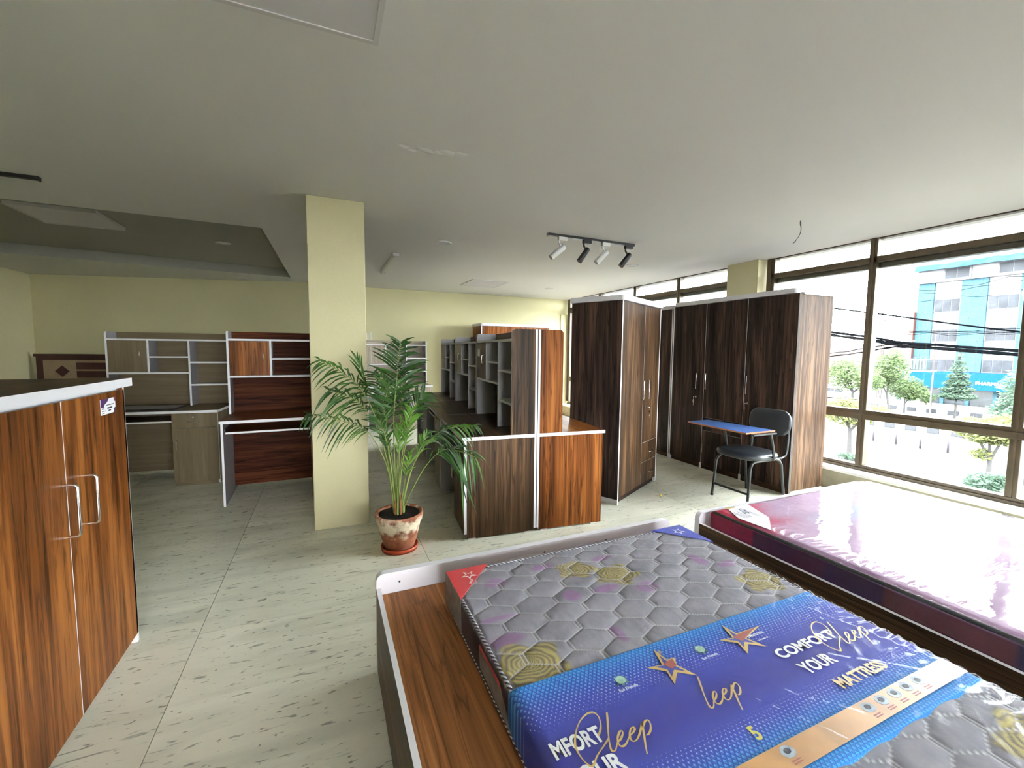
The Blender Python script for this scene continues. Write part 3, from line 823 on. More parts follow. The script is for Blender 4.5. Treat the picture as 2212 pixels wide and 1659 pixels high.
ZB = MT+.0055
def band_h(x, y): return ZB+.0022*noise.noise((x*6+y*2, y*16, 4))-.006*(1-sst(0, .02, min(x-.44, 1.70-x)))
band = to_local(grid_surface('wrapper_band', band_mat(), mat1, lin(m1x0-.002, m1x1+.002, 140), lin(.522, 1.0, 60), band_h, None, .385, None))
ZP = ZB+.0026
def bflat(poly, dz, mat, name): return flat(poly, ZP+dz, .0004, mat, name, band)
M['gold_strip'] = plain('gold_foil_print', srgb(186, 140, 84), .35, 0, .5, .35, 9)
M['disc'] = plain('grey_blue_icon', srgb(150, 160, 168), .5, 0, .4, .3, 60)
bflat([(m1x0+.006, .547), (m1x1-.006, .547), (m1x1-.006, .606), (m1x0+.006, .606)], -.0004, M['gold_strip'], 'gold_strip')
for x in (.955, 1.27, 1.331, 1.390, 1.449, 1.508):
    bflat([(x+.020*math.cos(t*PI/10), .586+.0145*math.sin(t*PI/10)) for t in range(20)], .0002, M['disc'], 'icon_disc')
    bflat([(x+.010*math.cos(t*PI/4), .587+.007*math.sin(t*PI/4)) for t in range(8)], .0006, M['ink'], 'icon_mark')
    for k in range(2): bflat([(x-.015, .566-.006*k), (x+.013, .566-.006*k), (x+.013, .5635-.006*k), (x-.015, .5635-.006*k)], .0002, M['rust_print'], 'icon_caption')
STAR = [(1.2014, .9782), (1.2091, .9265), (1.3181, .9248), (1.2194, .898), (1.2426, .8461), (1.1995, .8766), (1.159, .8452), (1.1735, .8916), (1.131, .9242), (1.1799, .9167)]
M['band_blue'] = plain('band_blue_ink', srgb(66, 72, 152), .4)
for dx, dy in ((0, 0), (-.296, -.005)):
    pts = [(x+dx, y+dy) for x, y in STAR]
    if dx: pts[2] = (.940, .9215)
    bflat(pts, .0, M['gold_print'], 'star_print')
    cx, cy = 1.195+dx, .906+dy
    bflat([(cx+(x-cx)*.62, cy+(y-cy)*.60) for x, y in pts], .0004, M['band_blue'], 'star_print')
    bflat([(cx-.012, cy+.010), (cx+.012, cy+.016), (cx+(.10 if not dx else .03), cy+.018), (cx+.024, cy-.006), (cx+.0, cy-.014)], .0008, M['rust_print'], 'star_print')
M['eco'] = plain('green_white_globe_print', srgb(150, 184, 160), .5, 0, .4, .35, 90)
M['eco_leaf'] = plain('leaf_green_print', srgb(70, 120, 70), .5)
for x, y in ((.735, .912), (1.040, .918)):
    for k in range(6):
        a = k*PI/3+.4; bflat([(x+.010*math.cos(a-.5), y-.004+.009*math.sin(a-.5)), (x+.024*math.cos(a), y-.006+.019*math.sin(a)), (x+.010*math.cos(a+.5), y-.004+.009*math.sin(a+.5))], .0, M['eco_leaf'], 'eco_leaf')
    bflat([(x+.015*math.cos(t*PI/10), y+.014*math.sin(t*PI/10)) for t in range(20)], .0004, M['eco'], 'eco_globe')
def blet(txt, size, x, y, mat, bold=.0, sx=1.0, space=1.0):
    o = lettering(txt, size, (x, y, ZP+.0006), mat, band, (0, 0, 0), bold, sx, space); return o
blet('Eco Friendly', .0125, .706, .876, M['white_print']); blet('Eco Friendly', .0125, 1.012, .879, M['white_print'])
blet('COMFORT', .049, 1.236, .790, M['white_print'], .0016, 1.14); blet('YOUR', .055, 1.250, .720, M['white_print'], .0016, .86)
blet('MATTRESS', .046, 1.280, .648, M['gold_print'], .0015, 1.0)
blet('MFORT', .058, .452, .775, M['white_print'], .0018, .70); blet('YOUR', .058, .452, .700, M['white_print'], .0018, .86)
blet('5', .05, .918, .632, M['yellow_print'], .0015, .9)
blet("sMattress", .017, 1.228, .895, M['white_print'], .0001, .95, 1.1); blet('a Power of', .010, 1.245, .872, M['white_print'])
def ribbon(pts, w, dx=0, dy=0, mat='gold_print', k=1.0, widths=None):
    # smooth the pen path, then sweep a flat nib along it
    P = [Vector((x*k+dx, y*k+dy, 0)) for x, y in pts]; S = []
    for i in range(len(P)-1):
        p0, p1, p2, p3 = P[max(i-1, 0)], P[i], P[i+1], P[min(i+2, len(P)-1)]
        for t in (0, .2, .4, .6, .8):
            S.append(.5*((2*p1)+(p2-p0)*t+(2*p0-5*p1+4*p2-p3)*t*t+(3*p1-p0-3*p2+p3)*t**3))
    S.append(P[-1]); L = []; Rr = []
    for i, p in enumerate(S):
        t = (S[min(i+1, len(S)-1)]-S[max(i-1, 0)])
        t = t.normalized() if t.length > 1e-9 else Vector((1, 0, 0)); n = Vector((-t.y, t.x, 0))
        ww = w*(1+.25*math.sin(i*.35)); L.append(p+n*ww); Rr.append(p-n*ww)
    z = ZP+.0012; n = len(S)
    v = [(p.x, p.y, z) for p in L]+[(p.x, p.y, z) for p in Rr]
    o = MB().add(v, [(i, n+i, n+i+1, i+1) for i in range(n-1)]).build('script_lettering', M[mat], band)
S1 = [(.5755, .7886), (.5903, .8018), (.6012, .8174), (.6071, .8358), (.6014, .8495), (.5827, .8515), (.5553, .8393), (.5307, .8172), (.5126, .7917), (.5077, .7713), (.509, .7492), (.5158, .7328), (.5248, .7331), (.5435, .7474), (.5721, .762), (.5945, .7734)]
L1 = [(.6341, .8365), (.6206, .8144), (.6037, .7888), (.5901, .7659), (.5822, .7487), (.5831, .7421), (.5917, .7436), (.6069, .7565), (.6187, .7608), (.6316, .7697), (.6357, .7765), (.631, .7785), (.6187, .7703), (.6096, .76), (.6068, .7485), (.6126, .7437), (.6245, .7467), (.6444, .7594), (.6577, .7635), (.6681, .7702), (.6683, .7751), (.6604, .7747), (.6488, .7649), (.6406, .7516), (.6443, .7441), (.6575, .7468), (.6789, .7619), (.6959, .7774)]
P1 = [(.6959, .7774), (.6788, .7498), (.6617, .7241), (.6514, .7066)]
P2 = [(.6908, .7669), (.7042, .7765), (.7142, .7775), (.7133, .7675), (.703, .7542), (.6906, .746), (.6828, .7457)]
for dx, dy, parts in ((0, 0, (S1, L1, P1, P2)), (.309, 0, (L1, P1, P2)), (.915, .012, (S1, L1, P1, P2))):
    for q in parts: ribbon(q, .0021, dx, dy)
# clear film round the whole mattress, with stiff creases
CRE = [((.62, 1.10), (1.05, 1.32), .0025), ((.72, 1.45), (1.28, 1.02), .002), ((.95, 1.62), (1.5, 1.1), .002), ((.5, .70), (1.05, .86), .003), ((.80, .62), (1.30, .76), .003), ((.90, .90), (1.10, .56), .008), ((1.10, .96), (1.55, .60), .006), ((1.02, .80), (1.22, .58), .006), ((.60, .80), (1.2, .95), .003), ((1.55, .95), (1.66, .55), .006)]
def crease(x, y):
    h = 0
    for (ax, ay), (bx, by), a in CRE:
        dx, dy = bx-ax, by-ay; L = math.hypot(dx, dy); t = ((x-ax)*dx+(y-ay)*dy)/(L*L)
        if -.1 < t < 1.1:
            d = abs((x-ax)*dy-(y-ay)*dx)/L; d += .004*noise.noise((t*9, a*99, 0))
            h += a*math.exp(-(d/.006)**2)*sst(-.1, .1, t)*(1-sst(.9, 1.1, t))
    return h
def film1_h(x, y):
    w = .0022*noise.noise((x*9+y*11, y*40-x*22, 8))+.0018*abs(noise.noise((x*4, y*9, 3)))
    e = 1.70-x
    rip = .0028*math.sin(y*170+6*noise.noise((x*8, y*8, 1)))*(1-sst(.02, .17, e))
    return ZP+.004+w+rip+crease(x, y)-.008*(1-sst(0, .02, min(x-.44, e)))
M['film1'] = film_mat('clear_wrapping_film', .011, .12, .07, .02, 5, 30, .25, .16, .005, 2)
to_local(grid_surface('plastic_film', M['film1'], mat1, lin(m1x0-.005, m1x1+.005, 240), lin(m1y0, m1y1+.005, 300), film1_h, None, .369, None))

# ---- mattress by the window
m2x0, m2x1, m2y0, m2y1 = 2.072, 3.590, -.12, 1.775
M2T = .497
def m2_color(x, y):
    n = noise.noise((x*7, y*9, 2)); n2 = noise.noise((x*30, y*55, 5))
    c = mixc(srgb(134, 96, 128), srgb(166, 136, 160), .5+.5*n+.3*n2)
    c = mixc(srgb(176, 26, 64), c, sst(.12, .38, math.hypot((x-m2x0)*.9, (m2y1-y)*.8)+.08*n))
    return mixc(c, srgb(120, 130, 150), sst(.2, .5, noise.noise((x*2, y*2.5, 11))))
def m2_side(x, y, ex, ey):
    n = noise.noise((x*9, y*9, 5))
    seg = [(1.52, srgb(128, 14, 52)), (1.16, srgb(64, 22, 50)), (.93, srgb(52, 26, 54)), (.56, srgb(84, 40, 42)), (-9, srgb(44, 30, 52))]
    for lim, c in seg:
        if y > lim: return tuple(k*(1+.3*n) for k in c)
def m2_h(x, y):
    e = min(x-m2x0, m2x1-x, m2y1-y)
    return M2T-.010*(1-sst(0, .03, e))+.005*noise.noise((x*4, y*4, 2))
mat2 = thing('mattress', 'maroon mattress wrapped in glossy clear film reflecting the window', 'mattress', (m2x0, m2y1, .3672))
def loc2(o): o.matrix_parent_inverse = Matrix.Translation(-Vector(mat2.location)); return o
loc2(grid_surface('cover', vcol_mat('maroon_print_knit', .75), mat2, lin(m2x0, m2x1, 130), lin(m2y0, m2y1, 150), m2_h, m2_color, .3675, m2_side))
M['dark_cord'] = plain('dark_olive_tape', srgb(44, 44, 40), .55)
loc2(MB().tube([(m2x0-.006, y, M2T-.012) for y in lin(-.1, m2y1-.01, 60)], .009, 8).build('piping', M['dark_cord'], mat2))
loc2(MB().tube([(m2x1+.006, y, M2T-.012) for y in lin(-.1, m2y1-.01, 60)], .009, 8).build('piping', M['dark_cord'], mat2))
card = loc2(MB().prism([(2.082, 1.620), (2.150, 1.745), (2.330, 1.762), (2.250, 1.560), (2.10, 1.44)], M2T+.004, M2T+.0055, 'Z').build('guarantee_card', M['paper'], mat2))
o = MB().box(2.14, 2.21, 1.741, 1.757, M2T+.0056, M2T+.006).build('card_band', M['gold_print'], card)
M['handwriting'] = plain('blue_grey_ink', srgb(60, 62, 92), .6)
o = lettering('OIR', .05, (2.205, 1.725, M2T+.006), M['handwriting'], card, (0, 0, -2.0), .0008)
for k in range(7):
    x = 2.118+.013*k+(.03 if k > 4 else 0)
    o = MB().box(x, x+.003, 1.60, 1.60+(.08, .09, .06, .09, .07, .11, .10)[k], M2T+.0056, M2T+.006).build('card_line', M['ink'], card)
def film2_h(x, y):
    w = .0005*noise.noise((x*5, y*14, 8))+.0002*noise.noise((x*17, y*40, 3))+.0012*sst(.2, .6, noise.noise((x*3, y*3, 20)))*noise.noise((x*16, y*60, 9))
    ex, ey = x-m2x0, m2y1-y
    rip = .0045*math.sin(y*150+5*noise.noise((x*6, y*6, 1)))*(1-sst(.03, .16, ex))*sst(.6, 1.0, y)
    rip += .004*math.sin(x*120+5*noise.noise((x*6, y*6, 4)))*(1-sst(.03, .16, ey))*(1-sst(2.5, 2.9, x))
    return M2T+.008+w+rip-.010*(1-sst(0, .03, min(ex, m2x1-x, ey)))+.006*math.exp(-((ex-.12)**2+(ey-.12)**2)/.004)
M['film2'] = film_mat('tight_glossy_film', .012, .38, .025, .02, 7, 26, .2, .07, .004, 3)
loc2(grid_surface('plastic_film', M['film2'], mat2, lin(m2x0-.008, m2x1+.008, 260), lin(m2y0, m2y1+.008, 300), film2_h, None, .369, None))

# ------------------------------------------------------------------ potted palm
M['terracotta'] = None
def pot_mat():
    m, nt, b = _mat('limewashed_terracotta')
    tc = N(nt, 'ShaderNodeTexCoord'); sp = N(nt, 'ShaderNodeSeparateXYZ'); nt.links.new(tc.outputs['Object'], sp.inputs[0])
    n = N(nt, 'ShaderNodeTexNoise'); n.inputs['Scale'].default_value = 14; n.inputs['Detail'].default_value = 7; n.inputs['Roughness'].default_value = .65
    nt.links.new(tc.outputs['Object'], n.inputs['Vector'])
    def mt(op, x, y):
        q = N(nt, 'ShaderNodeMath', operation=op)
        for i, z in enumerate((x, y)):
            if isinstance(z, (int, float)): q.inputs[i].default_value = z
            else: nt.links.new(z, q.inputs[i])
        return q.outputs[0]
    # lime bloom forms a band under the rim
    h = mt('SUBTRACT', 1, mt('MULTIPLY', mt('ABSOLUTE', mt('SUBTRACT', sp.outputs['Z'], .195), 0), 13))
    f = mt('ADD', h, mt('MULTIPLY', mt('SUBTRACT', n.outputs['Fac'], .5), 3.2))
    mr = N(nt, 'ShaderNodeMapRange'); mr.inputs['From Min'].default_value = .1; mr.inputs['From Max'].default_value = .75
    nt.links.new(f, mr.inputs['Value'])
    base = ramp(nt, [(.3, srgb(112, 62, 40)), (.6, srgb(168, 106, 76)), (.75, srgb(196, 140, 108))]); nt.links.new(n.outputs['Fac'], base.inputs['Fac'])
    mx = N(nt, 'ShaderNodeMix', data_type='RGBA'); nt.links.new(mr.outputs['Result'], mx.inputs['Factor'])
    nt.links.new(base.outputs['Color'], mx.inputs['A']); mx.inputs['B'].default_value = col4(srgb(226, 212, 186))
    nt.links.new(mx.outputs['Result'], b.inputs['Base Color']); b.inputs['Roughness'].default_value = .85
    bp = N(nt, 'ShaderNodeBump'); bp.inputs['Strength'].default_value = .5; bp.inputs['Distance'].default_value = .006
    nt.links.new(n.outputs['Fac'], bp.inputs['Height']); nt.links.new(bp.outputs['Normal'], b.inputs['Normal'])
    return m
PX, PY = .455, 3.05
palm = thing('potted_palm', 'green areca palm in a weathered terracotta pot beside the pillar', 'plant', (PX, PY, 0))
M['saucer'] = plain('orange_plastic', srgb(190, 74, 40), .4)
MB().lathe([(.0, .004), (.118, .004), (.124, 0), (.13, .03), (.124, .03), (.117, .01), (0, .01)], 40).build('saucer', M['saucer'], palm)
PT = pot_mat()
MB().lathe([(0, .012), (.098, .012), (.104, .02), (.125, .09), (.146, .18), (.152, .205), (.160, .212), (.168, .25), (.166, .266), (.158, .268), (.146, .262), (.140, .238), (0, .238)], 48).build('pot', PT, palm)
M['soil'] = plain('dark_potting_soil', srgb(34, 28, 22), .95, 0, .2, .5, 40, .9, 60)
sb = MB(); rs = random.Random(2)
vs = [(0, 0, .258)]+[(r*math.cos(a), r*math.sin(a), .246+.012*rs.random()) for r in (.05, .1, .143) for a in [2*PI*k/18 for k in range(18)]]
fs = [(0, 1+k, 1+(k+1) % 18) for k in range(18)]+[(1+18*j+k, 1+18*(j+1)+k, 1+18*(j+1)+(k+1) % 18, 1+18*j+(k+1) % 18) for j in range(2) for k in range(18)]
sb.add(vs, fs, 0, True).build('soil', M['soil'], palm)
def leaf_mat(name, c0, c1, c2, trans=.35, scale=5, spec=.4):
    m, nt, b = _mat(name); nt.nodes.remove(b); out = nt.nodes['Material Output']
    tc = N(nt, 'ShaderNodeTexCoord'); n = N(nt, 'ShaderNodeTexNoise'); n.inputs['Scale'].default_value = scale; n.inputs['Detail'].default_value = 3
    nt.links.new(tc.outputs['Object'], n.inputs['Vector'])
    r = ramp(nt, [(.3, c0), (.5, c1), (.7, c2)]); nt.links.new(n.outputs['Fac'], r.inputs['Fac'])
    pb_ = N(nt, 'ShaderNodeBsdfPrincipled'); pb_.inputs['Roughness'].default_value = .42; pb_.inputs['Specular IOR Level'].default_value = spec
    nt.links.new(r.outputs['Color'], pb_.inputs['Base Color'])
    t = N(nt, 'ShaderNodeBsdfTranslucent'); nt.links.new(r.outputs['Color'], t.inputs['Color'])
    mx = N(nt, 'ShaderNodeMixShader'); mx.inputs['Fac'].default_value = trans
    nt.links.new(pb_.outputs[0], mx.inputs[1]); nt.links.new(t.outputs[0], mx.inputs[2]); nt.links.new(mx.outputs[0], out.inputs['Surface'])
    return m
M['frond'] = leaf_mat('palm_green', srgb(28, 54, 22), srgb(48, 84, 34), srgb(82, 122, 50))
M['frond_fresh'] = leaf_mat('fresh_palm_green', srgb(60, 98, 34), srgb(88, 134, 48), srgb(124, 166, 72), .4)
M['stalk'] = plain('olive_stalk', srgb(112, 126, 62), .5, 0, .4, .3, 20)
M['husk'] = plain('dry_brown_husk', srgb(140, 92, 62), .8, 0, .3, .4, 30)
# view frame at the palm: R to the right, Dp away from the camera
Dp = Vector((PX, PY, 0)).normalized(); Rr_ = Vector((Dp.y, -Dp.x, 0))
rp = random.Random(11)
def frond(path, depth, leaf_len, n, spread, start, droop, mat, base_r=.004, tipz=0, up=0):
    """path: (right, height) points in metres from the pot centre; leaflets set along both sides after fraction start"""
    P = [Rr_*x+Dp*(depth*(i/(len(path)-1))**1.3)+Vector((0, 0, z)) for i, (x, z) in enumerate(path)]
    S = []
    for i in range(len(P)-1):
        p0, p1, p2, p3 = P[max(i-1, 0)], P[i], P[i+1], P[min(i+2, len(P)-1)]
        for t in [k/8 for k in range(8)]:
            S.append(.5*((2*p1)+(p2-p0)*t+(2*p0-5*p1+4*p2-p3)*t*t+(3*p1-p0-3*p2+p3)*t**3))
    S.append(P[-1]); m = len(S)
    b = MB(); b.tube(S, [base_r*(1-.8*i/(m-1))+.0006 for i in range(m)], 6, 1)
    for k in range(n):
        u = start+(1-start)*(k/(n-1)) if n > 1 else 1
        fi = u*(m-1); i = min(int(fi), m-2); p = S[i].lerp(S[i+1], fi-i); t = (S[i+1]-S[i]).normalized()
        side = t.cross(Dp*1.0+Vector((0, 0, .15)))
        side = side.normalized() if side.length > 1e-4 else Rr_
        prof = math.sin(PI*min(1, .18+.82*(k/(n-1)))**.9)*.85+.25
        if k == n-1: prof = .6
        for sg in (-1, 1):
            L = leaf_len*prof*rp.uniform(.72, 1.15)
            d = (t*rp.uniform(.6, 1.2)*(1.15-spread)+side*sg*spread*rp.uniform(.7, 1.15)+Dp*rp.uniform(-.45, .35)+Vector((rp.uniform(-.1, .1), rp.uniform(-.1, .1), up+rp.uniform(-.16, .14)))).normalized()
            w = .0062*(.7+.6*leaf_len/.25)*rp.uniform(.8, 1.1); nrm = d.cross(side.cross(d)).normalized()
            wd = d.cross(Dp); wd = (wd.normalized() if wd.length > .2 else d.orthogonal())
            wd = (wd*math.cos(rp.uniform(-.7, .7))+Dp*math.sin(rp.uniform(-.7, .7))).normalized()
            pts = []
            for q, ww in ((0, .25), (.2, .9), (.5, 1), (.78, .65), (1, .03)):
                c = p+d*L*q+Vector((0, 0, -(droop+.12)*L*q*q))
                pts.append((c-wd*w*ww, c+wd*w*ww))
            v = [x for pr in pts for x in pr]
            b.add(v, [(2*j, 2*j+1, 2*j+3, 2*j+2) for j in range(4)], 0, True)
    return b.build('frond', [mat, M['stalk']], palm)
def px(x, y): return ((x-857)/304.0, (1183-y)/304.0)
F1 = M['frond']; F2 = M['frond_fresh']
FR = [  # outline path, depth, leaf length, count, spread, start, droop
    ([(853, 1098), (849, 1000), (848, 900), (856, 805), (864, 738)], -.05, .24, 26, .74, .52, .12, F1, .22),
    ([(848, 1098), (832, 990), (805, 880), (765, 815), (704, 776)], .05, .19, 17, .50, .60, .50, F1, 0),
    ([(848, 1098), (836, 1000), (812, 910), (776, 856), (726, 834)], -.10, .19, 15, .54, .62, .60, F1, 0),
    ([(846, 1098), (838, 1020), (815, 950), (780, 905), (690, 876)], -.18, .15, 18, .58, .66, .60, F1, 0),
    ([(850, 1098), (838, 980), (815, 880), (792, 830), (774, 775)], .12, .17, 6, .20, .74, .10, F1, .2),
    ([(860, 1098), (880, 1020), (910, 960), (955, 922), (1018, 914)], -.10, .17, 16, .50, .58, .60, F1, 0),
    ([(862, 1098), (885, 1050), (918, 990), (955, 958), (1010, 972)], -.25, .24, 14, .66, .62, .90, F1, 0),
    ([(855, 1098), (862, 1020), (876, 940), (892, 880), (915, 850)], .15, .20, 15, .50, .60, .25, F1, .1),
    ([(852, 1098), (846, 1010), (832, 920), (820, 860), (806, 805)], .20, .21, 16, .60, .58, .30, F1, .1),
    ([(856, 1098), (858, 1030), (866, 960), (876, 910), (884, 870)], -.22, .17, 12, .42, .58, .15, F2, .2),
    ([(850, 1098), (845, 1040), (838, 970), (828, 915), (816, 884)], -.22, .17, 12, .45, .58, .20, F1, .2),
    ([(857, 1098), (864, 1060), (870, 1020), (876, 985), (878, 955)], -.30, .13, 8, .30, .55, .10, F2, .2),
    ([(854, 1098), (852, 1040), (855, 985), (859, 945), (862, 912)], -.10, .16, 10, .40, .58, .10, F2, .25),
    ([(853, 1098), (858, 990), (862, 900), (868, 840), (874, 790)], .22, .20, 16, .62, .58, .20, F1, .15),
    ([(851, 1098), (840, 1000), (832, 920), (830, 870), (838, 820)], .05, .20, 16, .62, .56, .20, F1, .15),
    ([(862, 1098), (874, 1050), (890, 1000), (906, 965), (920, 940)], .10, .15, 9, .40, .60, .30, F2, .1),
    ([(849, 1098), (843, 1050), (838, 1000), (834, 965), (826, 940)], .08, .12, 8, .35, .60, .20, F1, .2),
]
for pth, dep, ll, n, sprd, st_, drp, mt_, up_ in FR:
    pts = [px(x, y) for x, y in pth]; pts[0] = (pts[0][0], .25)
    frond(pts, dep, ll, n, sprd, st_, drp, mt_, .0045, 0, up_)
for k in range(9):
    a = 2*PI*k/9; r0 = .03
    b = MB(); x, y = r0*math.cos(a), r0*math.sin(a)
    b.tube([(x, y, .24), (x*1.1, y*1.1, .30), (x*.9, y*.9, .36), (x*1.1, y*1.1, .36+.12*rp.random())], [.010, .009, .007, .002], 7)
    b.build('stem_base', M['husk'] if k % 2 else M['stalk'], palm)

# ------------------------------------------------------------------ chair with writing tablet
M['vinyl'] = plain('black_vinyl', srgb(38, 42, 46), .38, 0, .5, .12, 14, .2, 40)
M['tube_paint'] = plain('dark_green_grey_paint', srgb(46, 50, 50), .4, .3)
M['tablet'] = plain('scuffed_blue_board', srgb(62, 92, 150), .45, 0, .5, .28, 16)
M['raw_ply'] = plain('raw_plywood_edge', srgb(150, 100, 70), .8, 0, .3, .3, 60)
ch = thing('writing_chair', 'black vinyl chair with a blue writing tablet across its arms', 'chair', (3.76, 2.84, 0), -PI/2)
# local: x to the chair's right hand when facing -y (front), y to the back
def soft_pad(x0, x1, y0, y1, z0, z1, r, nseg=5, puff=.012):
    """cushion with rounded outline and edges"""
    b = MB(); ol = []
    for cx, cy, a0 in ((x1-r, y1-r, 0), (x0+r, y1-r, PI/2), (x0+r, y0+r, PI), (x1-r, y0+r, 1.5*PI)):
        for k in range(nseg+1):
            a = a0+k*PI/2/nseg; ol.append((cx+r*math.cos(a), cy+r*math.sin(a)))
    cx, cy = (x0+x1)/2, (y0+y1)/2; n = len(ol); h = z1-z0
    lev = [(.0, .86), (.18*h, .97), (.5*h, 1.0), (.82*h, .975), (h, .90), (h+puff*.6, .6), (h+puff, .25)]
    v = [(cx+(x-cx)*s, cy+(y-cy)*s, z0+z) for z, s in lev for x, y in ol]
    f = [(j*n+k, j*n+(k+1) % n, (j+1)*n+(k+1) % n, (j+1)*n+k) for j in range(len(lev)-1) for k in range(n)]
    f += [list(range(n))[::-1], [(len(lev)-1)*n+k for k in range(n)]]
    b.add(v, f, 0, True); return b
soft_pad(-.235, .235, -.27, .18, .425, .485, .15).build('seat', M['vinyl'], ch)
bk = soft_pad(-.215, .215, -.125, .125, 0, .045, .10).build('backrest', M['vinyl'], ch)
bk.location = (.02, .255, .745); bk.rotation_euler = (PI/2-.1, 0, 0)
TR = .0125
def tb(name, pts, r=TR, parent=ch): return MB().tube(pts, r, 10).build(name, M['tube_paint'], parent)
for s in (-1, 1):
    tb('leg', [(s*.195, -.255, 0), (s*.185, -.225, .36), (s*.18, -.20, .40), (s*.18, -.16, .415)])
    tb('leg', [(s*.200, .245, 0), (s*.190, .19, .36), (s*.185, .165, .40), (s*.18, .13, .415)])
    tb('seat_rail', [(s*.18, -.16, .415), (s*.18, .20, .418), (s*.182, .25, .44), (s*.184, .268, .49), (s*.186, .275, .68)])
    for yy in (-.255, .245):
        MB().cyl((s*(.195 if yy < 0 else .2), yy, .0), (s*(.195 if yy < 0 else .2), yy, .025), .015, 12).build('rubber_foot', M['black_plastic'], ch)
    tb('arm_post', [(s*.183, .10, .418), (s*.225, .03, .43), (s*.25, -.01, .47), (s*.252, -.03, .56), (s*.25, -.07, .685)])
tb('front_stretcher', [(-.19, -.248, .123), (.19, -.248, .123)], .011)
tb('rear_stretcher', [(-.18, .13, .416), (.18, .13, .416)], .011)
tp = MB(); tp.prism([(-.455, -.345), (.222, -.355), (.222, .03), (-.455, -.06)], .0, .014, 'Z', 0, 1)
t_ = tp.build('writing_tablet', [M['tablet'], M['raw_ply']], ch); t_.location = (.0, .0, .693)
for s in (-1, 1): MB().box(s*.25-.012, s*.25+.012, -.30, .0, .680, .692).build('tablet_bracket', M['tube_paint'], ch)

# ------------------------------------------------------------------ ceiling fittings
M['panel_frame'] = plain('white_panel_frame', (.62, .60, .60), .5)
M['panel_diff'] = plain('pale_lilac_diffuser', (.66, .64, .67), .55)
def panel_light(label, x0, x1, y0, y1, zt, th=.03):
    t = thing('panel_light', label, 'ceiling light', ((x0+x1)/2, (y0+y1)/2, zt-th), 0, 'square ceiling panel lights')
    w, d = (x1-x0)/2, (y1-y0)/2; f = .018
    b = MB()
    for a in ((-w, w, -d, -d+f), (-w, w, d-f, d), (-w, -w+f, -d+f, d-f), (w-f, w, -d+f, d-f)): b.box(*a, 0, th)
    b.build('frame', M['panel_frame'], t); MB().box(-w+f, w-f, -d+f, d-f, .004, th).build('diffuser', M['panel_diff'], t)
    return t
panel_light('large square ceiling panel light overhead, cut by the top of the view', -.41, .20, 1.10, 1.715, CZ)
panel_light('square ceiling panel light inside the shadowed tray recess', -2.54, -1.915, 5.25, 5.90, CZ+RD)
panel_light('square ceiling panel light far off above the desk hutches', 2.175, 2.81, 6.62, 7.32, CZ, .014)
M['tubewhite'] = plain('white_batten', (.68, .68, .66), .45)
bt = thing('batten_light', 'short white ceiling batten light beyond the pillar', 'ceiling light', (.785, 5.90, CZ))
MB().prism([(-.035, 0), (.035, 0), (.035, -.012), (.018, -.035), (-.018, -.035), (-.035, -.012)], -.64, .64, 'Y').build('diffuser', M['tubewhite'], bt)
for y in (-.645, .64): MB().box(-.036, .036, y, y+.005, -.036, 0).build('end_cap', M['panel_frame'], bt)
def downlight(label, x, y, z=CZ, r=.085):
    t = thing('downlight', label, 'ceiling light', (x, y, z), 0, 'round recessed downlights')
    MB().lathe([(r, 0), (r, -.006), (r-.012, -.008), (r-.018, -.003), (r-.02, 0)], 28).build('trim_ring', M['panel_frame'], t)
    MB().lathe([(r-.02, -.001), (0, -.0015)], 28).build('diffuser', M['panel_diff'], t)
downlight('round downlight between the pillar and the track spots', 1.17, 4.55)
downlight('round downlight next to the last black track spot', 3.72, 4.64)
downlight('small round downlight near the far end of the window wall', 3.76, 6.99)
downlight('dim round downlight inside the tray recess', -1.10, 6.20, CZ+RD)
downlight('dim round downlight on the strip beyond the tray recess', -1.22, 8.20)
# track with four spots
trk = thing('lighting_track', 'thin black ceiling track carrying four spot heads', 'light track', (1.99, 3.745, CZ))
MB().box(0, 1.02, -.017, .017, -.022, 0).build('rail', M['black_plastic'], trk)
for x in (-.006, 1.016): MB().box(x, x+.01, -.019, .019, -.026, 0).build('end_cap', M['black_plastic'], trk)
M['white_metal'] = plain('white_painted_metal', (.62, .62, .60), .4)
M['lens'] = plain('dark_lens_hollow', (.03, .028, .03), .3)
def spot(label, x, top, bot, mat):
    t = thing('spot_light', label, 'spot light', (x, 3.745, CZ-.022), 0, 'spot heads on the ceiling track')
    MB().box(-.045, .045, -.017, .017, -.034, 0).build('adapter', mat, t)
    a = Vector((top[0]-x, 0, top[1]-(CZ-.022))); c = Vector((bot[0]-x, 0, bot[1]-(CZ-.022)))
    a.y, c.y = -.005, .012
    MB().tube([(-.035, 0, -.03), (-.038, 0, -.055), (a.x-.012, 0, a.z-.005)], .010, 8).build('neck', mat, t)
    d = (c-a).normalized()
    cyl = MB().tube([a-d*.012, a, c, c+d*.004], [.027, .0285, .0285, .026], 24).build('head', mat, t)
    n = d*-1
    MB().tube([a-d*.0125, a-d*.0145], .0215, 20).build('rear_disc', M['lens'], cyl)
    return t
spot('white spot head at the left end of the black track', 2.150, (2.157, 2.430), (2.034, 2.325), M['white_metal'])
spot('black spot head second along the track, between two white ones', 2.434, (2.437, 2.435), (2.356, 2.317), M['black_plastic'])
spot('white spot head third along the track, between two black ones', 2.660, (2.664, 2.433), (2.558, 2.324), M['white_metal'])
spot('black spot head at the window end of the track', 2.949, (2.958, 2.430), (2.867, 2.315), M['black_plastic'])
tr2 = thing('lighting_track', 'end of another black ceiling track at the left edge of the view', 'light track', (-1.74, 3.99, CZ))
MB().box(-1.0, 0, -.017, .017, -.022, 0).build('rail', M['black_plastic'], tr2)
MB().box(-.004, .006, -.019, .019, -.026, 0).build('end_cap', M['black_plastic'], tr2)
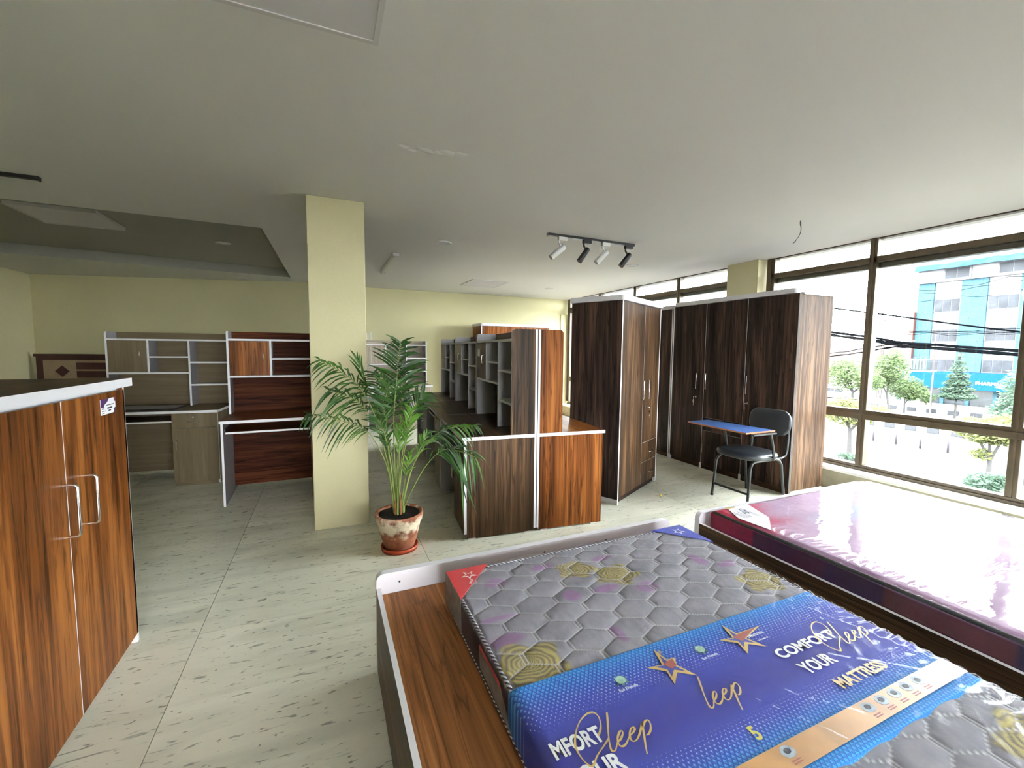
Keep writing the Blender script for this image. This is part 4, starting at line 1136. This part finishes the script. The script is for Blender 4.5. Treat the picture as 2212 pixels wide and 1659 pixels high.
M['wire'] = plain('grey_wire', srgb(92, 94, 98), .5)
wr = thing('ceiling_wire', 'loose grey electric wires dangling from the ceiling near the window', 'wire', (3.75, 2.471, CZ))
def wz(pts, r): return MB().tube([(x, y, z) for x, y, z in pts], r, 6).build('strand', M['wire'], wr)
Rc = Vector((.917, -.398, 0))
def wp(u, z, k): return tuple(Rc*u+Vector((0, 0, z))+Vector((.002*k, .004*k, 0)))
for k in range(3):
    wz([wp(0, 0, k), wp(.004, -.03, k*1.5), wp(.006+.004*k, -.07, k), wp(.004, -.105, k*.5), wp(-.010, -.135-.004*k, k), wp(-.030-.004*k, -.165-.006*k, k*1.2), wp(-.04-.006*k, -.183-.006*k, k)], .0028)

# ------------------------------------------------------------------ things at the back
M['maroon_wood'] = plain('dark_maroon_lacquer', srgb(58, 24, 24), .35, 0, .5, .2, 8)
M['cream_panel'] = plain('beige_inlay', srgb(140, 122, 98), .5, 0, .4, .12, 8)
nb = Vector((.2600, .9656)); eb = Vector((.9656, -.2600))      # left back wall frame: out of room, along
hbp = Vector((-4.15, 9.28))-nb*.20+eb*.06
hd = thing('headboard', 'dark maroon headboard with beige inlay and diamond, stored in the far left corner', 'headboard', (hbp.x, hbp.y, 0), math.atan2(eb.y, eb.x))
MB().panel(0, 1.62, 0, .05, .02, 1.29, 0, 0).build('frame', [M['maroon_wood']], hd)
MB().box(-.02, 1.64, -.015, .06, 1.26, 1.30).build('top_rail', M['maroon_wood'], hd)
MB().box(.10, 1.52, -.008, .0, .30, 1.205).build('inlay', M['cream_panel'], hd)
MB().prism([(.26, 1.03), (.36, 1.12), (.46, 1.03), (.36, .94)], -.014, -.008, 'Y').build('diamond', M['maroon_wood'], hd)
MB().prism([(1.16, 1.03), (1.26, 1.12), (1.36, 1.03), (1.26, .94)], -.014, -.008, 'Y').build('diamond', M['maroon_wood'], hd)
for z in (.80, .93, 1.06): MB().box(.56, 1.06, -.014, -.008, z, z+.105).build('slot', M['maroon_wood'], hd)
for x in (0, 1.57): MB().box(x, x+.05, -.01, .05, 0, .02).build('foot', M['maroon_wood'], hd)
M['switch'] = plain('cream_plastic', srgb(198, 192, 164), .5)
sw = thing('distribution_box', 'small cream electrical box on the back wall above the ash desk', 'electrical box', (.66, 8.39, 1.53))
MB().box(-.06, .10, -.07, 0, 0, .19).build('cover', M['switch'], sw, bevel=.006); MB().box(.10, .115, -.085, 0, -.004, .194).build('flange', M['white_metal'], sw)
# crumb on the floor by the wardrobe
cr = MB(); cr.lathe([(0, 0), (.010, .002), (.013, .012), (.009, .024), (0, .028)], 10); c_ = cr.build('paper_scrap', plain('yellow_scrap', srgb(226, 206, 110), .6))
c_.location = (2.985, 3.185, .0); tag(c_, 'tiny yellow scrap lying on the marble before the turned wardrobe', 'scrap')

# ------------------------------------------------------------------ the street below the windows
GZ = -4.0
M['road'] = plain('pale_concrete_road', (.032, .032, .032), .9, 0, .2, .08, .4)
M['verge'] = plain('sandy_paving', (0.12, 0.1, 0.075), .9, 0, .2, .1, .8)
tag(MB().box(-60, 160, -90, 160, GZ-.3, GZ).build('street_ground', M['road']), 'pale street surface below the window', 'street', kind='structure')
tag(MB().box(51.6, 60.5, -20, 60, GZ, GZ+.14).build('pavement', M['verge']), 'sandy pavement before the blue building', 'pavement', kind='structure')
tag(MB().box(38.4, 38.95, 2, 40, GZ, GZ+.30).build('median_strip', M['verge']), 'raised strip between the kerb rows', 'median', kind='structure')
M['kerb_black'] = plain('black_kerb_paint', (0.0175, 0.019, 0.0225), .8); M['kerb_white'] = plain('white_kerb_paint', (0.375, 0.375, 0.375), .8)
def kerb(label, x, y0, n, L, off=0):
    t = thing('kerb', label, 'kerb', (x, y0, GZ), 0, 'black and white painted kerbs')
    for k in range(n):
        MB().box(-.16, .16, k*L+.01, (k+1)*L-.01, 0, .38).build('kerb_block', M['kerb_black'] if (k+off) % 2 else M['kerb_white'], t, bevel=.02)
kerb('nearer painted kerb row of the street median', 38.20, 8.0, 26, .62)
kerb('second painted kerb row of the street median, just behind the nearer', 39.12, 8.0, 26, .62, 1)
kerb('painted kerb along the far pavement', 51.4, 12.0, 30, .75)
M['bollard'] = plain('dull_mauve_post', (0.025, 0.02, 0.0275), .7)
for i, y in enumerate((15.26, 14.10, 12.95, 11.75)):
    b = MB().lathe([(0, 0), (.05, 0), (.05, .68), (.035, .72), (0, .73)], 10).build('bollard', M['bollard'])
    b.location = (31.3, y, GZ)
    tag(b, 'thin dark post on the street, ' + ['farthest left of the four', 'second from the left of the four', 'third from the left of the four', 'farthest right of the four'][i], 'bollard', 'thin posts on the pale street')
# blue and white building
M['facade'] = plain('white_facade_panel', (0.2, 0.2, 0.2), .7, 0, .3, .04, .6)
M['blueglass'] = plain('sky_blue_cladding', (.026, .060, .078), .6, 0, .05, .12, .9)
M['winglass'] = plain('grey_window_glass', (.022, .024, .028), .4, 0, .1, .5, .8)
M['joint'] = plain('dark_blue_joint', (.005, .013, .020), .6)
M['winframe'] = plain('white_window_frame', (.05, .052, .056), .5)
M['banner_blue'] = plain('bright_blue_sign', (.003, .034, .10), .7, 0, .05, .1, .5)
M['tarp'] = plain('wrinkled_blue_tarpaulin', (.018, .056, .10), .7, 0, .08, .5, 1.3, .8, 2)
M['shop'] = plain('dim_shopfront', (0.015, 0.02, 0.024), .3, 0, .5, .6, .7)
M['orange'] = plain('orange_sign', (.055, .017, .011), .5)
BX = 61.0
bl = thing('building', 'four-storey white and sky-blue office block across the street', 'building', (BX, 0, GZ))
def bb(name, y0, y1, z0, z1, x0, x1, mat, parent=bl):
    return MB().box(x0, x1, y0, y1, z0-GZ, z1-GZ).build(name, mat, parent)
bb('body', -8, 26.55, GZ, 11.2, .25, 14, M['facade'])
bb('side_wing', 26.5, 31.0, GZ, 8.0, 9.0, 14, M['facade'])
COLS = [(25.15, 26.52), (21.0, 22.95), (16.7, 18.75), (12.5, 14.5), (8.3, 10.3), (4.0, 6.0)]
for y0, y1 in COLS:
    c = bb('blue_column', y0, y1, -.4, 9.18, -.02, .3, M['blueglass'])
    for z in [-.4+.8*k for k in range(1, 12)]: bb('joint', y0, y1, z-.025, z+.025, -.035, 0, M['joint'], c)
    for f in (.22, .62): bb('joint', y0+(y1-y0)*f-.02, y0+(y1-y0)*f+.02, -.4, 9.18, -.035, 0, M['joint'], c)
BAYS = [(22.95, 25.15), (18.75, 21.0), (14.5, 16.7), (10.3, 12.5), (6.0, 8.3)]
for y0, y1 in BAYS:
    for z0, z1 in ((5.95, 7.33), (2.77, 4.15), (-.40, .91)):
        w = bb('window', y0+.03, y1-.03, z0, z1, .10, .26, M['winframe'])
        n = 3
        for k in range(n):
            a = y0+.09+(y1-y0-.18)*k/n; c = y0+.09+(y1-y0-.18)*(k+1)/n
            bb('pane', a+.03, c-.03, z0+.06, z1-.06, .06, .12, M['winglass'], w)
for y0, y1 in ((22.35, 24.49), (18.3, 20.43), (14.2, 16.3), (10.1, 12.2)):
    w = bb('window', y0, y1, 9.41, 10.50, .10, .26, M['winframe'])
    for k in range(2):
        a = y0+.15+(y1-y0-.2)*k/2; c = y0+.15+(y1-y0-.2)*(k+1)/2
        bb('pane', a+.03, c-.06, 9.47, 10.45, .06, .12, M['winglass'], w)
bb('ledge', -8, 27.4, 9.16, 9.30, -.35, .3, M['facade'])
tp_ = MB(); rt = random.Random(5); n = 40
vs = []
for k in range(n+1):
    y = 26.6-(26.6+8)*k/n; a = .18*noise.noise((y*.9, 0, 3)); c = .15*noise.noise((y*1.4, 2, 3))
    vs += [(-.9+.2*noise.noise((y, 5, 0)), y, 10.46-GZ+c*.4), (-.9+.25*noise.noise((y, 1, 0)), y, 11.0-GZ+a), (.6, y, 11.75-GZ+a*.5), (.9, y, 10.46-GZ)]
fs = [(4*k+j, 4*k+j+1, 4*k+j+5, 4*k+j+4) for k in range(n) for j in range(3)]+[(0, 1, 2, 3)]
tp_.add(vs, fs).build('roof_tarpaulin', M['tarp'], bl)
bn = bb('banner', 12.0, 26.95, -2.18, -.44, -1.0, .3, M['banner_blue'])
o = lettering('PHARMACY', .42, (-1.012, 20.93, -1.60-GZ), M['white_print'], bn, (PI/2, 0, -PI/2), .012, 1.05)
for k in range(7):
    y0 = 25.6-2.0*k; bb('shopfront', y0-1.7, y0, GZ, -2.25, .05, .24, M['shop']); bb('shop_pier', y0-2.0, y0-1.7, GZ, -2.18, -.1, .24, M['blueglass'])
bb('corner_sign', 26.55, 26.95, .9, 6.1, -.4, .1, M['orange'])
# low red-roofed building beyond
M['redroof'] = plain('faded_red_roof', (.028, .018, .017), .8, 0, .2, .2, .6); M['palewall'] = plain('pale_house_wall', (0.18, 0.18, 0.18), .8)
rb = thing('building', 'long low building with a faded red roof at the left edge of the window', 'building', (74, 0, GZ))
MB().box(0, 10, 33.5, 60, 0, 4.2).build('wall', M['palewall'], rb)
MB().prism([(-.6, 4.2), (10.6, 4.2), (5, 6.9)], 33, 60.5, 'Y').build('roof', M['redroof'], rb)
for k in range(6): MB().box(-.05, .0, 35+3.6*k, 37+3.6*k, 1.6, 3.2).build('window', M['winglass'], rb)
# poles, transformer, cables
M['pole'] = plain('grey_utility_pole', (0.065, 0.07, 0.0725), .7); M['rust'] = plain('rusty_pole', (0.03, 0.0225, 0.02), .8); M['cable'] = plain('black_cable', (.0012, .0016, .002), .95, 0, .0)
up = thing('utility_pole', 'grey concrete utility pole holding the cable bundle', 'pole', (50.2, 22.22, GZ))
MB().tube([(0, 0, 0), (0, 0, 7.1)], [.24, .17], 12).build('shaft', M['pole'], up)
MB().box(-.06, .06, -1.0, .9, 4.05, 4.22).build('cross_arm', M['pole'], up); MB().box(-.05, .05, -.5, .5, 6.6, 6.72).build('cross_arm', M['pole'], up)
tf = thing('transformer', 'blue-grey transformer on a pole platform before the sign', 'transformer', (48.6, 20.60, GZ))
MB().box(-.35, .35, -.60, .60, 4.0, 4.95).build('tank', plain('blue_grey_tank', (0.02, 0.0325, 0.035), .5), tf, bevel=.05)
for y in (-.35, 0, .35): MB().lathe([(.0, 0), (.05, 0), (.03, .08), (.05, .12), (.03, .2), (0, .22)], 8, (0, y, 4.95)).build('bushing', M['pole'], tf)
MB().box(-.5, .5, -1.0, .95, 3.86, 3.99).build('platform', M['pole'], tf)
for k in range(5): MB().box(-.42, -.35, -.5+.22*k, -.44+.22*k, 4.1, 4.85).build('fin', M['pole'], tf)
for y in (-.95, .9): MB().cyl((0, y, 0), (0, y, 3.86), .06, 8).build('post', M['pole'], tf)
tpole = thing('utility_pole', 'thin rusty pole with a short bracket before the blue block', 'pole', (51.0, 20.60, GZ))
MB().tube([(0, 0, 0), (0, .06, 8.7)], [.09, .06], 8).build('shaft', M['rust'], tpole); MB().box(-.03, .03, .0, 1.2, 8.5, 8.58).build('bracket', M['rust'], tpole)
lp = thing('utility_pole', 'slim lattice pole topped by insulators against the sky', 'pole', (62, 30.0, GZ))
for dx, dy in ((-.15, -.15), (.15, -.15), (.15, .15), (-.15, .15)): MB().cyl((dx, dy, 0), (dx*.5, dy*.5, 10.2), .035, 5).build('upright', M['rust'], lp)
for k in range(8): MB().box(-.16, .16, -.16, .16, 1.2*k+1, 1.2*k+1.06).build('brace', M['rust'], lp)
MB().box(-.04, .04, -.2, 1.6, 10.0, 10.1).build('cross_arm', M['rust'], lp)
for y in (.2, .7, 1.3): MB().lathe([(0, 0), (.09, 0), (.04, .12), (.09, .2), (.03, .4), (0, .42)], 8, (0, y, 10.1)).build('insulator', M['rust'], lp)
def cable(name, label, pts, r, n=1, jit=0, seed=0):
    rc = random.Random(seed); t = thing(name, label, 'cable', pts[0])
    P = [Vector(p)-Vector(pts[0]) for p in pts]
    for k in range(n):
        o1 = Vector((0, 0, rc.uniform(-jit, jit))); S = []
        for i in range(len(P)-1):
            p0, p1, p2, p3 = P[max(i-1, 0)], P[i], P[i+1], P[min(i+2, len(P)-1)]
            for q in (0, .25, .5, .75):
                S.append(.5*((2*p1)+(p2-p0)*q+(2*p0-5*p1+4*p2-p3)*q*q+(3*p1-p0-3*p2+p3)*q**3)+o1+Vector((0, 0, rc.uniform(-1, 1)*jit*.25)))
        S.append(P[-1]+o1)
        MB().tube(S, r, 5).build('strand', M['cable'], t)
    return t
cable('cable_bundle', 'thick sagging bundle of black cables across the street view', [(30, 19.5, 3.15), (30, 17.2, 2.66), (30, 15.0, 2.28), (30, 13.6, 1.98), (30, 11.3, 1.74), (30, 8.9, 1.50), (30, 5, 1.1), (30, 0, .8)], .06, 9, .12, 3)
cable('cable', 'single upper cable sloping over the blue block', [(30, 20, 4.9), (30, 17.2, 4.28), (30, 14.5, 3.69), (30, 12.1, 3.14), (30, 9.0, 2.48), (30, 4, 1.6)], .045, 1, 0, 1)
cable('cable', 'loose fan of thin cables left of the bundle', [(30.6, 19.9, 1.1), (30.6, 17.6, 1.30), (30.6, 15.7, 1.60), (30.6, 14.2, 1.90), (30.6, 12.8, 1.8)], .025, 4, .14, 8)
cable('cable', 'thin wires running level before the blue block', [(45, 20.5, 3.2), (45, 16, 3.0), (45, 10, 3.0)], .018, 4, .55, 9)
cable('cable', 'highest thin wires crossing the top of the blue block', [(45, 20.3, 6.4), (45, 16, 6.6), (45, 10, 6.9)], .018, 3, .8, 12)
# street lamp reaching in from the right
sl = thing('street_lamp', 'white street lamp head reaching in from the right', 'street lamp', (34, 8.2, GZ))
MB().tube([(0, 0, 0), (0, 0, 8.3), (0, .25, 8.85), (0, .9, 9.05), (0, 1.9, 8.95)], [.09, .06, .05, .04, .04], 8).build('post', M['winframe'], sl)
hl = MB().lathe([(0, 0), (.12, .05), (.20, .30), (.16, .55), (0, .62)], 12).build('lamp_head', M['winframe'], sl); hl.location = (0, 2.0, 8.35)
# parked car
cw = thing('car', 'white hatchback parked beyond the trees at the left of the window', 'car', (55.2, 30.6, GZ), PI/2)
M['car_white'] = plain('white_car_paint', (0.17, 0.17, 0.175), .25); M['tyre'] = plain('tyre_rubber', (.02, .02, .02), .8)
body = [(-1.9, .25), (-1.95, .62), (-1.75, .85), (-1.0, .95), (-.45, 1.38), (.75, 1.45), (1.45, 1.30), (1.8, .95), (1.9, .6), (1.88, .25)]
MB().prism(body, -.80, .80, 'Y').build('body', M['car_white'], cw, bevel=.06)
for s in (-.815, .803):
    MB().prism([(-.85, .95), (-.40, 1.30), (.10, 1.34), (.10, .95)], s, s+.012, 'Y').build('side_window', M['winglass'], cw)
    MB().prism([(.18, .95), (.18, 1.34), (.75, 1.36), (1.3, 1.22), (1.4, .97)], s, s+.012, 'Y').build('side_window', M['winglass'], cw)
for x in (-1.15, 1.2):
    for s in (-.82, .62): MB().cyl((x, s, .3), (x, s+.2, .3), .3, 18).build('wheel', M['tyre'], cw)
M['car_roof'] = M['car_white']
# street trees
M['leaf_a'] = leaf_mat('street_leaf_green', (0.0351, 0.0540, 0.0216), (0.0567, 0.0837, 0.0351), (0.0837, 0.1134, 0.0540), .35, .9, .03)
M['leaf_b'] = leaf_mat('bluish_leaf_green', (0.0297, 0.0513, 0.0351), (0.0486, 0.0783, 0.0540), (0.0729, 0.1080, 0.0783), .35, .9, .03)
M['leaf_y'] = leaf_mat('yellow_green_leaf', (0.0567, 0.0675, 0.0243), (0.0918, 0.1026, 0.0378), (0.1269, 0.1296, 0.0594), .35, 1.4, .03)
M['bark'] = plain('grey_bark', (0.035, 0.034, 0.033), .9, 0, .2, .3, 6)
def tree(label, base, trunk_h, blobs, n, leaf, mat, seed, r0=.12, extra=None, name='street_tree', lean=0):
    t = thing(name, label, 'tree', base); rr = random.Random(seed)
    top = Vector((0, lean, trunk_h))
    b = MB(); b.tube([(0, 0, 0), (0, lean*.4, trunk_h*.5), tuple(top)], [r0, r0*.8, r0*.6], 8)
    for cx, cy, cz, rx, ry, rz in blobs:
        b.tube([tuple(top*.9), tuple(top.lerp(Vector((cx, cy, cz)), .6)), (cx, cy, cz+rz*.3)], [r0*.5, r0*.3, r0*.08], 6)
    b.build('trunk', M['bark'], t)
    f = MB(); tot = sum(q[3]*q[4]*q[5] for q in blobs)
    for cx, cy, cz, rx, ry, rz in blobs:
        for k in range(int(n*rx*ry*rz/tot)):
            d = Vector((rr.gauss(0, 1), rr.gauss(0, 1), rr.gauss(0, 1))).normalized(); q = rr.random()**.45
            q *= 1+.25*noise.noise((d.x*2.2+cx, d.y*2.2+cy, d.z*2.2+seed))
            c = Vector((cx+d.x*rx*q, cy+d.y*ry*q, cz+d.z*rz*q)); s = leaf*rr.uniform(.6, 1.3)
            a = Vector((rr.gauss(0, 1), rr.gauss(0, 1), rr.gauss(0, .6))).normalized(); e = a.orthogonal().normalized()*.45
            f.add([c-a*s*.5, c+e*s*.5, c+a*s*.5, c-e*s*.5], [(0, 1, 2, 3)], 0)
    fo = f.build('foliage', mat, t); fo['kind'] = 'stuff'
    if extra: extra(t, rr)
    return t
tree('small street tree with yellow-green top just outside, left of the mullion', (24.7, 13.05, GZ), 1.6,
     [(0, .2, 2.35, .9, 1.25, .65), (0, -.9, 2.6, .7, .8, .35), (0, .5, 2.75, .8, 1.2, .35)], 3600, .17, M['leaf_y'], 1, .13, lean=.05)
tree('broad green tree at the left side of the window view', (40, 21.2, GZ), 2.4,
     [(0, .4, 3.6, 1.6, 1.9, 1.3), (0, 1.2, 4.3, 1.2, 1.1, .8), (0, -1.2, 3.2, 1.2, 1.0, .8)], 4200, .24, M['leaf_a'], 2, .14)
tree('light green tree directly right of the window mullion', (43.2, 20.05, GZ), 2.2,
     [(0, .2, 4.2, 1.2, 1.2, 1.3), (0, .9, 3.3, 1.2, 1.2, .9), (0, -.1, 5.2, .8, .7, .7)], 3600, .24, M['leaf_a'], 3, .12, lean=.3)
tree('small round tree with thin forked stems by the far kerb', (46.5, 20.55, GZ), 1.2,
     [(0, 0, 2.5, 1.2, 1.4, 1.0), (0, -.6, 2.1, 1.0, .9, .7)], 3000, .24, M['leaf_a'], 4, .08)
cone = [(0, 0, 1.9+.56*k, max(.18, 1.25-.17*k), max(.18, 1.28-.175*k), .36) for k in range(8)]
tree('tall narrow conical tree in front of the blue sign', (49, 18.15, GZ), 6.0, cone, 4200, .24, M['leaf_b'], 5, .09)
tree('dense broad-leaved tree at the right edge of the window', (26.6, 7.45, GZ), 2.5,
     [(0, .1, 4.0, 1.0, 1.05, 1.0), (0, .2, 3.0, 1.1, 1.15, .8), (0, -.6, 4.2, 1.0, 1.0, .8)], 5200, .20, M['leaf_b'], 6, .12)
tree('low spreading tree with yellow-green leaves behind the lower right pane', (24, 7.75, GZ), 1.4,
     [(0, .1, 2.3, .9, .95, .42), (0, -.5, 2.7, .9, .8, .45), (0, .7, 2.6, .7, .55, .3), (0, .25, 1.45, .4, .35, .25)], 4200, .17, M['leaf_y'], 7, .11)
tree('bushy shrub at the foot of the low spreading tree', (22.5, 7.35, GZ), .3, [(0, 0, .62, .5, .55, .42), (0, -.4, .85, .35, .3, .25)], 1300, .16, M['leaf_b'], 8, .05, name='shrub')
tree('round clipped shrub beside the shop entrance', (57.5, 23.6, GZ+.14), .3, [(0, 0, .8, .7, .7, .6)], 600, .26, M['leaf_a'], 9, .05, name='shrub')
tree('dark clipped shrub left of the shop entrance', (57.5, 25.4, GZ+.14), .3, [(0, 0, .7, .8, .9, .55)], 700, .26, M['leaf_b'], 10, .05, name='shrub')
tree('small weedy bush at the base of the yellow-topped street tree', (24.5, 12.95, GZ), .1, [(0, 0, .16, .5, .55, .16)], 400, .14, M['leaf_b'], 13, .03, name='shrub')
